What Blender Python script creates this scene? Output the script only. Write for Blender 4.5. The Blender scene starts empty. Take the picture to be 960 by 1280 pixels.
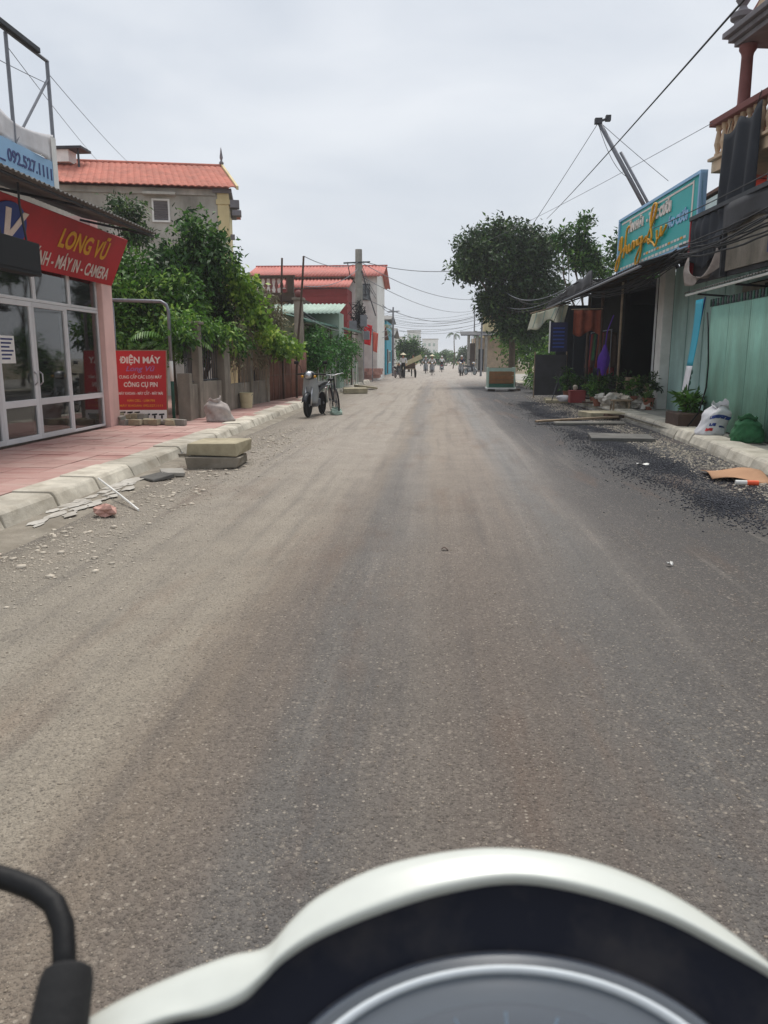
import bpy, bmesh, math, random
import numpy as np
from mathutils import Vector, Matrix, Euler
R = math.radians
sc = bpy.context.scene
COL = sc.collection

# ------------------------------------------------------------------ camera
cam_d = bpy.data.cameras.new('camera')
cam = bpy.data.objects.new('camera', cam_d); COL.objects.link(cam)
cam.location = (0, 0, 1.4)
cam.rotation_euler = (R(90 - 11.31), 0, R(3.797))
cam_d.sensor_fit = 'VERTICAL'; cam_d.sensor_height = 36; cam_d.sensor_width = 36; cam_d.lens = 27
cam_d.clip_start = 0.05; cam_d.clip_end = 6000
cam_d.dof.use_dof = True; cam_d.dof.focus_distance = 11; cam_d.dof.aperture_fstop = 11
sc.camera = cam
sc.render.resolution_x = 768; sc.render.resolution_y = 1024

# ------------------------------------------------------------------ sky, sun, exposure
SUN_EL, SUN_AZ = 64, 4            # azimuth measured from +Y (ahead) towards +X
world = bpy.data.worlds.new('World'); sc.world = world; world.use_nodes = True
wn, wl = world.node_tree.nodes, world.node_tree.links
wn.clear()
w_out = wn.new('ShaderNodeOutputWorld'); w_bg = wn.new('ShaderNodeBackground')
w_sky = wn.new('ShaderNodeTexSky'); w_sky.sky_type = 'NISHITA'; w_sky.sun_disc = False
w_sky.sun_elevation = R(SUN_EL); w_sky.sun_rotation = R(SUN_AZ); w_sky.dust_density = 4; w_sky.air_density = 1.2
w_tc = wn.new('ShaderNodeTexCoord'); w_map = wn.new('ShaderNodeMapping'); w_map.inputs['Scale'].default_value = (1, 1, 2.6)
w_noise = wn.new('ShaderNodeTexNoise'); w_noise.inputs['Scale'].default_value = 2.3; w_noise.inputs['Detail'].default_value = 5; w_noise.inputs['Roughness'].default_value = .5; w_noise.inputs['Distortion'].default_value = .4
w_ramp = wn.new('ShaderNodeValToRGB')
w_ramp.color_ramp.elements[0].position = .34; w_ramp.color_ramp.elements[0].color = (5.3, 5.75, 6.4, 1)
w_ramp.color_ramp.elements[1].position = .68; w_ramp.color_ramp.elements[1].color = (7.1, 7.4, 7.8, 1)
w_mix = wn.new('ShaderNodeMixRGB'); w_mix.inputs['Fac'].default_value = .9
wl.new(w_tc.outputs['Generated'], w_map.inputs['Vector']); wl.new(w_map.outputs[0], w_noise.inputs['Vector'])
wl.new(w_noise.outputs['Fac'], w_ramp.inputs['Fac'])
wl.new(w_sky.outputs['Color'], w_mix.inputs['Color1']); wl.new(w_ramp.outputs['Color'], w_mix.inputs['Color2'])
wl.new(w_mix.outputs['Color'], w_bg.inputs['Color']); w_bg.inputs['Strength'].default_value = .1
wl.new(w_bg.outputs[0], w_out.inputs['Surface'])
sun_d = bpy.data.lights.new('sun', 'SUN'); sun_d.energy = 2.3; sun_d.angle = R(24); sun_d.color = (1, .96, .9)
sun = bpy.data.objects.new('sun', sun_d); COL.objects.link(sun)
sun.location = (0, 0, 60)
_sd = Vector((math.cos(R(SUN_EL)) * math.sin(R(SUN_AZ)), math.cos(R(SUN_EL)) * math.cos(R(SUN_AZ)), math.sin(R(SUN_EL))))
sun.rotation_euler = _sd.to_track_quat('Z', 'Y').to_euler()
sc.view_settings.view_transform = 'Standard'; sc.view_settings.look = 'None'
sc.view_settings.exposure = 0.27; sc.view_settings.gamma = 1; sc.view_settings.use_curve_mapping = False
sc.cycles.use_denoising = True; sc.cycles.max_bounces = 6; sc.cycles.transparent_max_bounces = 8
sc.cycles.volume_bounces = 1

# ------------------------------------------------------------------ helpers
rng = random.Random(7)

def lin(c):
    return tuple((x / 255 / 12.92) if x / 255 <= .04045 else ((x / 255 + .055) / 1.055) ** 2.4 for x in c[:3]) + (1,)

class NT:
    """small wrapper over a material node tree"""
    def __init__(s, name):
        s.m = bpy.data.materials.new(name); s.m.use_nodes = True
        s.t = s.m.node_tree; s.n = s.t.nodes; s.l = s.t.links
        s.b = s.n['Principled BSDF']; s.out = s.n['Material Output']
        s.tc = s.n.new('ShaderNodeTexCoord')
    def new(s, k, **kw):
        x = s.n.new(k)
        for a, v in kw.items():
            if a in x.inputs: x.inputs[a].default_value = v
            else: setattr(x, a, v)
        return x
    def link(s, a, b): s.l.new(a, b)
    def coord(s, scale=(1, 1, 1), which='Object', loc=(0, 0, 0), rot=(0, 0, 0)):
        m = s.new('ShaderNodeMapping'); m.inputs['Scale'].default_value = scale; m.inputs['Location'].default_value = loc; m.inputs['Rotation'].default_value = rot
        s.link(s.tc.outputs[which], m.inputs['Vector']); return m.outputs[0]
    def noise(s, scale, detail=4, rough=.55, vec=None, dist=0):
        x = s.new('ShaderNodeTexNoise', Scale=scale, Detail=detail, Roughness=rough, Distortion=dist)
        s.link(vec if vec is not None else s.tc.outputs['Object'], x.inputs['Vector']); return x.outputs['Fac']
    def ramp(s, fac, *stops):
        x = s.new('ShaderNodeValToRGB'); cr = x.color_ramp
        while len(cr.elements) < len(stops): cr.elements.new(.5)
        for e, (p, c) in zip(cr.elements, stops):
            e.position = p; e.color = c if len(c) == 4 else tuple(c) + (1,)
        s.link(fac, x.inputs['Fac']); return x.outputs['Color']
    def mix(s, fac, a, b, mode='MIX'):
        x = s.new('ShaderNodeMixRGB'); x.blend_type = mode
        for i, v in (('Fac', fac), ('Color1', a), ('Color2', b)):
            if isinstance(v, (int, float, tuple)): x.inputs[i].default_value = v
            else: s.link(v, x.inputs[i])
        return x.outputs['Color']
    def math(s, op, a, b=0.):
        x = s.new('ShaderNodeMath'); x.operation = op
        for i, v in ((0, a), (1, b)):
            if isinstance(v, (int, float)): x.inputs[i].default_value = v
            else: s.link(v, x.inputs[i])
        return x.outputs[0]
    def bump(s, h, strength=.3, dist=.02, normal=None):
        x = s.new('ShaderNodeBump'); x.inputs['Strength'].default_value = strength; x.inputs['Distance'].default_value = dist
        s.link(h, x.inputs['Height'])
        if normal is not None: s.link(normal, x.inputs['Normal'])
        s.link(x.outputs[0], s.b.inputs['Normal']); return x.outputs[0]
    def base(s, c): 
        if isinstance(c, tuple): s.b.inputs['Base Color'].default_value = c
        else: s.link(c, s.b.inputs['Base Color'])
    def set(s, **kw):
        for a, v in kw.items(): s.b.inputs[a.replace('_', ' ')].default_value = v

_bw = (0, 0, 0, 1), (1, 1, 1, 1)
def mat(name, col, rough=.75, var=.18, scale=3., grain=40., bump=.25, bdist=.01, metallic=0, dirt=None, dirt_amt=.5, dirt_scale=1.2, streak=False, spec=.4, tint=.12):
    """a weathered plain surface: base colour, mottling, grain, optional dirt patches or rain streaks"""
    t = NT(name); c = lin(col)
    lo = tuple(x * (1 - var) for x in c[:3]) + (1,); hi = tuple(min(1, x * (1 + var)) for x in c[:3]) + (1,)
    oi = t.new('ShaderNodeObjectInfo')
    vec = t.new('ShaderNodeVectorMath'); vec.operation = 'ADD'
    t.link(t.tc.outputs['Object'], vec.inputs[0])
    off = t.new('ShaderNodeCombineXYZ'); k = t.math('MULTIPLY', oi.outputs['Random'], 37.)
    t.link(k, off.inputs[0]); t.link(k, off.inputs[1]); t.link(off.outputs[0], vec.inputs[1]); v = vec.outputs[0]
    n1 = t.noise(scale, 5, .6, v); n2 = t.noise(grain, 3, .6, v)
    col_o = t.ramp(n1, (.3, lo), (.7, hi))
    col_o = t.mix(t.math('MULTIPLY', n2, var * 1.4), col_o, tuple(x * .55 for x in c[:3]) + (1,))
    if tint:
        hv = t.new('ShaderNodeHueSaturation'); t.link(col_o, hv.inputs['Color'])
        t.link(t.math('ADD', t.math('MULTIPLY', oi.outputs['Random'], tint * 2), 1 - tint), hv.inputs['Value']); col_o = hv.outputs[0]
    if dirt:
        if streak:
            mp = t.new('ShaderNodeMapping'); mp.inputs['Scale'].default_value = (1.7, 1.7, .4); t.link(v, mp.inputs['Vector'])
            d = t.noise(dirt_scale, 4, .6, mp.outputs[0])
        else: d = t.noise(dirt_scale, 6, .65, v)
        fac = t.ramp(d, (.42, _bw[0]), (.74, _bw[1]))
        col_o = t.mix(t.math('MULTIPLY', fac, dirt_amt), col_o, lin(dirt))
    t.base(col_o); t.set(Roughness=rough, Metallic=metallic)
    t.b.inputs['Specular IOR Level'].default_value = spec
    if bump: t.bump(t.math('ADD', n2, t.math('MULTIPLY', n1, 1.5)), bump, bdist)
    return t.m

def leaf_mat(name, dark, light, tip=None, transl=.3):
    t = NT(name)
    a = t.new('ShaderNodeAttribute'); a.attribute_name = 'tone'
    c = t.ramp(a.outputs['Fac'], (0, lin(dark)), (.7, lin(light)), (1, lin(tip or light)))
    t.base(c); t.set(Roughness=.5); t.b.inputs['Specular IOR Level'].default_value = .35
    tr = t.new('ShaderNodeBsdfTranslucent'); t.link(c, tr.inputs['Color'])
    mx = t.new('ShaderNodeMixShader'); mx.inputs['Fac'].default_value = transl
    t.link(t.b.outputs[0], mx.inputs[1]); t.link(tr.outputs[0], mx.inputs[2]); t.link(mx.outputs[0], t.out.inputs['Surface'])
    return t.m

def glass_mat(name, tint=(200, 210, 210), alpha=.35, rough=.04):
    t = NT(name); t.base(lin(tint)); t.set(Roughness=rough)
    t.b.inputs['Specular IOR Level'].default_value = .6
    tp = t.new('ShaderNodeBsdfTransparent'); tp.inputs['Color'].default_value = (.82, .86, .86, 1)
    gl = t.new('ShaderNodeBsdfGlossy'); gl.inputs['Roughness'].default_value = rough; gl.inputs['Color'].default_value = (.9, .9, .9, 1)
    fr = t.new('ShaderNodeFresnel'); fr.inputs['IOR'].default_value = 1.5
    df = t.new('ShaderNodeBsdfDiffuse'); df.inputs['Color'].default_value = lin(tint)
    m1 = t.new('ShaderNodeMixShader'); m1.inputs['Fac'].default_value = alpha
    t.link(tp.outputs[0], m1.inputs[1]); t.link(df.outputs[0], m1.inputs[2])
    m2 = t.new('ShaderNodeMixShader'); t.link(t.math('ADD', fr.outputs[0], .06), m2.inputs['Fac'])
    t.link(m1.outputs[0], m2.inputs[1]); t.link(gl.outputs[0], m2.inputs[2]); t.link(m2.outputs[0], t.out.inputs['Surface'])
    return t.m

def rotm(rx=0, ry=0, rz=0): return Euler((rx, ry, rz)).to_matrix()

class B:
    """collects faces for ONE mesh"""
    def __init__(s): s.v = []; s.f = []
    def add(s, vs, fs):
        o = len(s.v); s.v += [tuple(p) for p in vs]; s.f += [tuple(i + o for i in q) for q in fs]; return s
    def box(s, c, d, rx=0, ry=0, rz=0, taper=1., jit=0., r=None):
        m = rotm(rx, ry, rz); c = Vector(c); vs = []
        for k in (-1, 1):
            for (i, j) in ((-1, -1), (1, -1), (1, 1), (-1, 1)):
                t = taper if k > 0 else 1
                p = Vector((i * d[0] / 2 * t, j * d[1] / 2 * t, k * d[2] / 2))
                if jit: q = r or rng; p += Vector((q.uniform(-jit, jit), q.uniform(-jit, jit), q.uniform(-jit, jit)))
                vs.append(c + m @ p)
        return s.add(vs, [(3, 2, 1, 0), (4, 5, 6, 7), (0, 1, 5, 4), (1, 2, 6, 5), (2, 3, 7, 6), (3, 0, 4, 7)])
    def bx(s, x0, x1, y0, y1, z0, z1):
        return s.box(((x0 + x1) / 2, (y0 + y1) / 2, (z0 + z1) / 2), (abs(x1 - x0), abs(y1 - y0), abs(z1 - z0)))
    def tube(s, pts, r, n=8, caps=True):
        P = [Vector(p) for p in pts]; rr = r if isinstance(r, (list, tuple)) else [r] * len(P)
        o = len(s.v); prev = None
        for i, p in enumerate(P):
            d = (P[min(i + 1, len(P) - 1)] - P[max(i - 1, 0)]).normalized()
            if prev is None:
                a = d.cross(Vector((0, 0, 1)));  a = a if a.length > 1e-3 else d.cross(Vector((1, 0, 0)))
            else: a = prev - d * prev.dot(d)
            a.normalize(); prev = a; b = d.cross(a)
            for k in range(n):
                t = 2 * math.pi * k / n; s.v.append(tuple(p + (a * math.cos(t) + b * math.sin(t)) * rr[i]))
        for i in range(len(P) - 1):
            for k in range(n):
                k2 = (k + 1) % n; s.f.append((o + i * n + k, o + i * n + k2, o + (i + 1) * n + k2, o + (i + 1) * n + k))
        if caps: s.f.append(tuple(o + k for k in range(n))[::-1]); s.f.append(tuple(o + (len(P) - 1) * n + k for k in range(n)))
        return s
    def lathe(s, prof, c=(0, 0, 0), n=16, m=None, sx=1, sy=1):
        m = m or Matrix.Identity(3); c = Vector(c); o = len(s.v)
        for (r, z) in prof:
            for k in range(n):
                t = 2 * math.pi * k / n; s.v.append(tuple(c + m @ Vector((r * sx * math.cos(t), r * sy * math.sin(t), z))))
        for i in range(len(prof) - 1):
            for k in range(n):
                k2 = (k + 1) % n; s.f.append((o + i * n + k, o + i * n + k2, o + (i + 1) * n + k2, o + (i + 1) * n + k))
        if prof[0][0] > 1e-5: s.f.append(tuple(o + k for k in range(n))[::-1])
        if prof[-1][0] > 1e-5: s.f.append(tuple(o + (len(prof) - 1) * n + k for k in range(n)))
        return s
    def ext(s, poly, vec):
        """extrude a closed planar polygon by vec"""
        n = len(poly); v = Vector(vec); vs = [Vector(p) for p in poly]; vs += [p + v for p in vs]
        return s.add(vs, [tuple(range(n))[::-1], tuple(range(n, 2 * n))] + [(i, (i + 1) % n, n + (i + 1) % n, n + i) for i in range(n)])
    def grid(s, fn, nu, nv):
        o = len(s.v)
        for j in range(nv + 1):
            for i in range(nu + 1): s.v.append(tuple(fn(i / nu, j / nv)))
        for j in range(nv):
            for i in range(nu):
                a = o + j * (nu + 1) + i; s.f.append((a, a + 1, a + nu + 2, a + nu + 1))
        return s
    def corr(s, p, u, v, waves, amp, nrm, per=6):
        """corrugated sheet from corner p: waves run across u, ridges along v"""
        p, u, v, nrm = map(Vector, (p, u, v, nrm))
        return s.grid(lambda a, b: p + u * a + v * b + nrm * amp * math.sin(a * waves * 2 * math.pi), waves * per, 1)
    def blob(s, c, r, seed=0, amp=.15, nu=10, nv=7, rz=0, flat=None):
        q = random.Random(seed); c = Vector(c); m = rotm(0, 0, rz)
        ph = [(q.uniform(0, 6), q.uniform(1, 3), q.uniform(0, 6), q.uniform(1, 3)) for _ in range(4)]
        def f(i, j):
            th = 2 * math.pi * i / nu; fi = math.pi * j / nv
            d = Vector((math.cos(th) * math.sin(fi), math.sin(th) * math.sin(fi), -math.cos(fi)))
            k = 1 + amp * sum(math.sin(a + b * 2 * d.x + e * d.y) * math.cos(cc + e * 2 * d.z) for a, b, cc, e in ph) / 2
            p = Vector((d.x * r[0] * k, d.y * r[1] * k, d.z * r[2] * k))
            if flat is not None and p.z < flat: p.z = flat
            return c + m @ p
        o = len(s.v); s.v.append(tuple(f(0, 0)))
        for j in range(1, nv):
            for i in range(nu): s.v.append(tuple(f(i, j)))
        s.v.append(tuple(f(0, nv))); top = len(s.v) - 1
        for i in range(nu):
            i2 = (i + 1) % nu; s.f.append((o, o + 1 + i2, o + 1 + i))
            for j in range(nv - 2):
                a = o + 1 + j * nu; s.f.append((a + i, a + i2, a + nu + i2, a + nu + i))
            a = o + 1 + (nv - 2) * nu; s.f.append((a + i, a + i2, top))
        return s
    def mesh(s, name, off=None):
        me = bpy.data.meshes.new(name)
        vs = s.v
        if off is not None: vs = [tuple(off @ Vector(p)) for p in s.v]
        me.from_pydata(vs, [], s.f); me.validate(); return me
    def build(s, name, m, parent=None, smooth=False, bevel=0, solid=0, local=False, label=None):
        """link as one object; vertices are world coordinates unless local"""
        off = None
        if parent is not None and not local: off = wmat(parent).inverted()
        me = s.mesh(name, off); me.materials.append(m)
        o = bpy.data.objects.new(name, me); COL.objects.link(o)
        if parent is not None: o.parent = parent
        if smooth:
            me.polygons.foreach_set('use_smooth', [True] * len(me.polygons))
            if smooth == 'auto': me.set_sharp_from_angle(angle=R(40))
        if solid:
            md = o.modifiers.new('solid', 'SOLIDIFY'); md.thickness = solid; md.offset = 0
        if bevel:
            md = o.modifiers.new('bevel', 'BEVEL'); md.width = bevel; md.segments = 2; md.limit_method = 'ANGLE'
        if label: o['label'] = label
        return o

def wmat(o):
    m = Matrix.Translation(o.location) @ o.rotation_euler.to_matrix().to_4x4() @ Matrix.Diagonal(o.scale.to_4d())
    return wmat(o.parent) @ m if o.parent else m

def thing(name, label, cat, loc=(0, 0, 0), rz=0, group=None):
    o = bpy.data.objects.new(name, None); COL.objects.link(o); o.empty_display_size = .1
    o.location = loc; o.rotation_euler = (0, 0, rz); o['label'] = label; o['category'] = cat
    if group: o['group'] = group
    return o
def tag(o, label, cat, group=None):
    o['label'] = label; o['category'] = cat
    if group: o['group'] = group
    return o
def setting(o, kind='structure', label=None):
    o['kind'] = kind
    if label: o['label'] = label
    return o
def copy_tree(o, parent=None):
    c = o.copy(); COL.objects.link(c); c.parent = parent
    for ch in list(o.children): copy_tree(ch, c)
    return c
def pivot(o, p):
    """move a mesh object's origin to p without moving it"""
    p = Vector(p); o.data.transform(Matrix.Translation(-p)); o.location = p; return o

def text(body, size, m, parent, origin, u, v, name='lettering', bold=.0, align='CENTER', width=None, depth=.006, shear=0, spacing=1.):
    """lettering as a mesh lying in the plane (origin, u right, v up), fitted to a width"""
    c = bpy.data.curves.new('t', 'FONT'); c.body = body; c.size = 1; c.align_x = align; c.align_y = 'CENTER'
    c.offset = bold; c.extrude = .001; c.shear = shear; c.space_character = spacing; c.resolution_u = 3
    o = bpy.data.objects.new('t', c); COL.objects.link(o)
    me = bpy.data.meshes.new_from_object(o.evaluated_get(bpy.context.evaluated_depsgraph_get()))
    bpy.data.objects.remove(o); bpy.data.curves.remove(c)
    co = np.empty(len(me.vertices) * 3); me.vertices.foreach_get('co', co); co = co.reshape(-1, 3)
    w = co[:, 0].max() - co[:, 0].min(); cx = (co[:, 0].max() + co[:, 0].min()) / 2 if align == 'CENTER' else co[:, 0].min()
    u = Vector(u).normalized(); v = Vector(v).normalized(); n = u.cross(v); sx = (width / w) if width else size
    inv = wmat(parent).inverted(); org = Vector(origin)
    for vt in me.vertices:
        p = org + u * ((vt.co.x - cx) * sx) + v * (vt.co.y * size) + n * (depth if vt.co.z > 0 else 0)
        vt.co = inv @ p
    me.materials.clear(); me.materials.append(m)
    ob = bpy.data.objects.new(name, me); COL.objects.link(ob); ob.parent = parent; return ob

def fast(name, V, F, m, parent=None, tone=None):
    """big mesh from numpy arrays (quads)"""
    me = bpy.data.meshes.new(name); nv, nf = len(V), len(F)
    me.vertices.add(nv); me.vertices.foreach_set('co', np.ascontiguousarray(V, dtype=np.float32).ravel())
    me.loops.add(nf * 4); me.loops.foreach_set('vertex_index', np.ascontiguousarray(F, dtype=np.int32).ravel())
    me.polygons.add(nf); me.polygons.foreach_set('loop_start', np.arange(nf, dtype=np.int32) * 4)
    me.update(calc_edges=True)
    if tone is not None:
        a = me.attributes.new('tone', 'FLOAT', 'FACE'); a.data.foreach_set('value', np.asarray(tone, dtype=np.float32))
    me.materials.append(m)
    o = bpy.data.objects.new(name, me); COL.objects.link(o)
    if parent is not None: o.parent = parent
    return o

def leaves(name, m, parent, lobes, n, size, seed=0, clump=.28, droop=.35, aspect=.45, shell=.45, per=26):
    """leaf-sized faces gathered in clumps through the volume of some lobes (centre, radii), world coordinates"""
    g = np.random.default_rng(seed)
    C = np.array([l[0] for l in lobes], float); Rr = np.array([l[1] for l in lobes], float)
    w = Rr.prod(1) ** .75; w /= w.sum()
    nc = max(4, n // per)
    li = g.choice(len(lobes), nc, p=w)
    d = g.normal(size=(nc, 3)); d /= np.linalg.norm(d, axis=1)[:, None]
    rad = g.uniform(0, 1, nc) ** shell
    cc = C[li] + d * Rr[li] * rad[:, None] * (1 + g.normal(0, .1, nc))[:, None]
    ct = np.clip(g.normal(.45, .27, nc), 0, 1)
    ci = g.integers(0, nc, n)
    pos = cc[ci] + g.normal(size=(n, 3)) * clump * np.array([1, 1, .75])
    out = pos - C[li[ci]]; out /= np.linalg.norm(out, axis=1)[:, None] + 1e-6
    ax = g.normal(size=(n, 3)) * .8 + out * .7; ax[:, 2] -= droop; ax /= np.linalg.norm(ax, axis=1)[:, None]
    up = g.normal(size=(n, 3)) * .7 + out * .3 + np.array([0, 0, .9])
    sd = np.cross(ax, up); sd /= np.linalg.norm(sd, axis=1)[:, None] + 1e-6
    nn = np.cross(sd, ax)
    L = size * g.uniform(.45, 1.5, n)[:, None]; Wd = L * aspect
    a = pos; b = pos + ax * L * .45 + sd * Wd * .5 + nn * L * .08; c = pos + ax * L - nn * L * .1; e = pos + ax * L * .45 - sd * Wd * .5 + nn * L * .08
    V = np.stack([a, b, c, e], 1).reshape(-1, 3); F = np.arange(4 * n).reshape(-1, 4)
    inv = np.array(wmat(parent).inverted()) if parent is not None else np.eye(4)
    V = V @ inv[:3, :3].T + inv[:3, 3]
    return fast(name, V, F, m, parent, np.clip(ct[ci] + g.normal(0, .13, n), 0, 1))

def limb(b, p, q, r0, r1, seed, bend=.12, n=6, seg=6):
    g = random.Random(seed); p, q = Vector(p), Vector(q); L = (q - p).length
    off = [Vector((g.uniform(-1, 1), g.uniform(-1, 1), g.uniform(-.5, .5))) * L * bend for _ in range(2)]
    pts = []; rs = []
    for i in range(seg + 1):
        t = i / seg; pts.append(p.lerp(q, t) + off[0] * math.sin(math.pi * t) + off[1] * math.sin(2 * math.pi * t) * .4); rs.append(r0 + (r1 - r0) * t)
    b.tube(pts, rs, n); return pts

def tree(name, label, base, lobes, nleaf, size, lm, bark, r0=.16, seed=1, fork=.45, group=None, clump=.28, cat='tree', top=None, **kw):
    t = thing(name, label, cat, base, group=group)
    b = B(); base = Vector(base); cen = sum((Vector(l[0]) for l in lobes), Vector()) / len(lobes)
    fk = base.lerp(top and Vector(top) or Vector((cen.x, cen.y, cen.z)), fork)
    tr = limb(b, base - Vector((0, 0, .05)), fk, r0, r0 * .7, seed, .05, 10, 8)
    g = random.Random(seed)
    for i, (c, rr) in enumerate(lobes):
        q = limb(b, tr[-1 - (i % 2)], c, r0 * .55, r0 * .2, seed + i, .1)
        for k in range(3):
            d = Vector((g.uniform(-1, 1) * rr[0], g.uniform(-1, 1) * rr[1], g.uniform(-.2, 1) * rr[2])) * .75
            limb(b, q[3 + k % 3], Vector(c) + d, r0 * .22, r0 * .05, seed * 7 + i * 3 + k, .1, 5, 5)
    b.build('trunk', bark, t, smooth=True)
    leaves('crown', lm, t, lobes, nleaf, size, seed, clump, **kw)
    return t
def cable(name, label, p, q, sag, r, m, group=None, n=14, wob=0):
    p, q = Vector(p), Vector(q); g = random.Random(hash(label) % 1000 if False else int(abs(p.x * 97 + q.y * 31 + sag * 53)))
    pts = []
    for i in range(n + 1):
        t = i / n; x = p.lerp(q, t); x.z -= sag * 4 * t * (1 - t)
        if wob: x += Vector((g.uniform(-wob, wob), 0, g.uniform(-wob, wob)))
        pts.append(x)
    o = B().tube(pts, r, 5).build(name, m, smooth=True)
    pivot(o, p); return tag(o, label, 'cable', group)

# ------------------------------------------------------------------ materials
def road_material():
    t = NT('dusty_asphalt'); sep = t.new('ShaderNodeSeparateXYZ'); t.link(t.tc.outputs['Object'], sep.inputs[0])
    X, Y = sep.outputs[0], sep.outputs[1]
    wob = t.math('MULTIPLY', t.math('SUBTRACT', t.noise(.35, 3, .5), .5), .45)
    strk = t.noise(1.0, 4, .6, t.coord((2.2, .10, 1)))           # wheel streaks along the road
    strk2 = t.noise(1.0, 3, .55, t.coord((6., .22, 1)))
    xx = t.math('ADD', t.math('ADD', X, wob), t.math('MULTIPLY', t.math('SUBTRACT', strk, .5), .75))
    u = t.math('DIVIDE', t.math('ADD', xx, 3.6), 7.2)
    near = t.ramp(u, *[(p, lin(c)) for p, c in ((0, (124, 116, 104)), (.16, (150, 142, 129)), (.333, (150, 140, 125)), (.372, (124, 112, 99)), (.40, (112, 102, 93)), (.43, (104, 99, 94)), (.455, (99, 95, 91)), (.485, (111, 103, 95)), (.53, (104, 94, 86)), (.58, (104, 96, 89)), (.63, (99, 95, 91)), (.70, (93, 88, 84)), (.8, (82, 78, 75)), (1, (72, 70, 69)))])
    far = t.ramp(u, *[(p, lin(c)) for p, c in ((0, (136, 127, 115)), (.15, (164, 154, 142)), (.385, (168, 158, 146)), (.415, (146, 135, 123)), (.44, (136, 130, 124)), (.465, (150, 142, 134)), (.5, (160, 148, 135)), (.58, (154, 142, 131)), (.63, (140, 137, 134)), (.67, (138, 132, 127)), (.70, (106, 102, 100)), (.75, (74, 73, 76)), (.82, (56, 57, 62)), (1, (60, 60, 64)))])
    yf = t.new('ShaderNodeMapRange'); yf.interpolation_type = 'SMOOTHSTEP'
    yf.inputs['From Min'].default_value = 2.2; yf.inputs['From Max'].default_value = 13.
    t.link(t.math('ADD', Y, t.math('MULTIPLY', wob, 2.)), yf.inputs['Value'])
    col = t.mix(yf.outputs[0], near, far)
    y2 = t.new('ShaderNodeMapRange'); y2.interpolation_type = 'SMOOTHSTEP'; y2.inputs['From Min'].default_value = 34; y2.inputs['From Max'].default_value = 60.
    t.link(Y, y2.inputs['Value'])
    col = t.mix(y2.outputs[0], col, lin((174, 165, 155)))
    # streaks: worn dark lines and pale dust lines
    col = t.mix(t.math('MULTIPLY', t.ramp(strk2, (.5, _bw[0]), (.72, _bw[1])), .32), col, lin((74, 72, 74)))
    col = t.mix(t.math('MULTIPLY', t.ramp(strk2, (.28, _bw[1]), (.42, _bw[0])), .16), col, lin((186, 176, 164)))
    # reddish clay dust
    clay = t.ramp(t.noise(.9, 5, .65, t.coord((1.5, .3, 1), loc=(3, 8, 0))), (.54, _bw[0]), (.75, _bw[1]))
    col = t.mix(t.math('MULTIPLY', clay, .5), col, lin((112, 83, 62)))
    patch = t.ramp(t.noise(2.2, 6, .7), (.35, _bw[0]), (.7, _bw[1]))
    col = t.mix(t.math('MULTIPLY', patch, .24), col, lin((70, 66, 63)))
    # aggregate
    vo = t.new('ShaderNodeTexVoronoi', Scale=70.); t.link(t.tc.outputs['Object'], vo.inputs['Vector'])
    cs = t.new('ShaderNodeSeparateColor'); t.link(vo.outputs['Color'], cs.inputs[0])
    vo2 = t.new('ShaderNodeTexVoronoi', Scale=150.); t.link(t.tc.outputs['Object'], vo2.inputs['Vector'])
    cs2 = t.new('ShaderNodeSeparateColor'); t.link(vo2.outputs['Color'], cs2.inputs[0])
    inner = t.ramp(vo.outputs['Distance'], (.25, _bw[1]), (.5, _bw[0]))
    inner2 = t.ramp(vo2.outputs['Distance'], (.25, _bw[1]), (.55, _bw[0]))
    light = t.math('MULTIPLY', t.ramp(cs.outputs[0], (.91, _bw[0]), (.97, _bw[1])), inner)
    dark = t.math('MULTIPLY', t.ramp(cs.outputs[1], (.7, _bw[0]), (.9, _bw[1])), inner)
    light2 = t.math('MULTIPLY', t.ramp(cs2.outputs[0], (.75, _bw[0]), (.95, _bw[1])), inner2)
    dark2 = t.math('MULTIPLY', t.ramp(cs2.outputs[1], (.6, _bw[0]), (.9, _bw[1])), inner2)
    col = t.mix(t.math('MULTIPLY', dark2, .6), col, lin((66, 60, 55)))
    col = t.mix(t.math('MULTIPLY', light2, .4), col, lin((190, 178, 160)))
    col = t.mix(t.math('MULTIPLY', dark, .5), col, lin((62, 57, 53)))
    col = t.mix(t.math('MULTIPLY', light, .42), col, lin((200, 188, 172)))
    vo3 = t.new('ShaderNodeTexVoronoi', Scale=42.); t.link(t.tc.outputs['Object'], vo3.inputs['Vector'])
    cs3 = t.new('ShaderNodeSeparateColor'); t.link(vo3.outputs['Color'], cs3.inputs[0])
    inner3 = t.math('MULTIPLY', t.ramp(vo3.outputs['Distance'], (.2, _bw[1]), (.5, _bw[0])), t.ramp(t.noise(1.4, 4, .6), (.42, _bw[0]), (.62, _bw[1])))
    col = t.mix(t.math('MULTIPLY', t.math('MULTIPLY', t.ramp(cs3.outputs[0], (.55, _bw[0]), (.95, _bw[1])), inner3), .42), col, lin((186, 174, 158)))
    col = t.mix(t.math('MULTIPLY', t.math('MULTIPLY', t.ramp(cs3.outputs[1], (.5, _bw[0]), (.95, _bw[1])), inner3), .45), col, lin((68, 62, 57)))
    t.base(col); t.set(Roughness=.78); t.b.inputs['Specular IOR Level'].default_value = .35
    h = t.math('ADD', t.math('MULTIPLY', inner, .6), t.math('ADD', t.math('MULTIPLY', inner2, .35), t.math('MULTIPLY', t.noise(14, 4, .6), .9)))
    t.bump(h, .62, .014)
    return t.m

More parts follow.
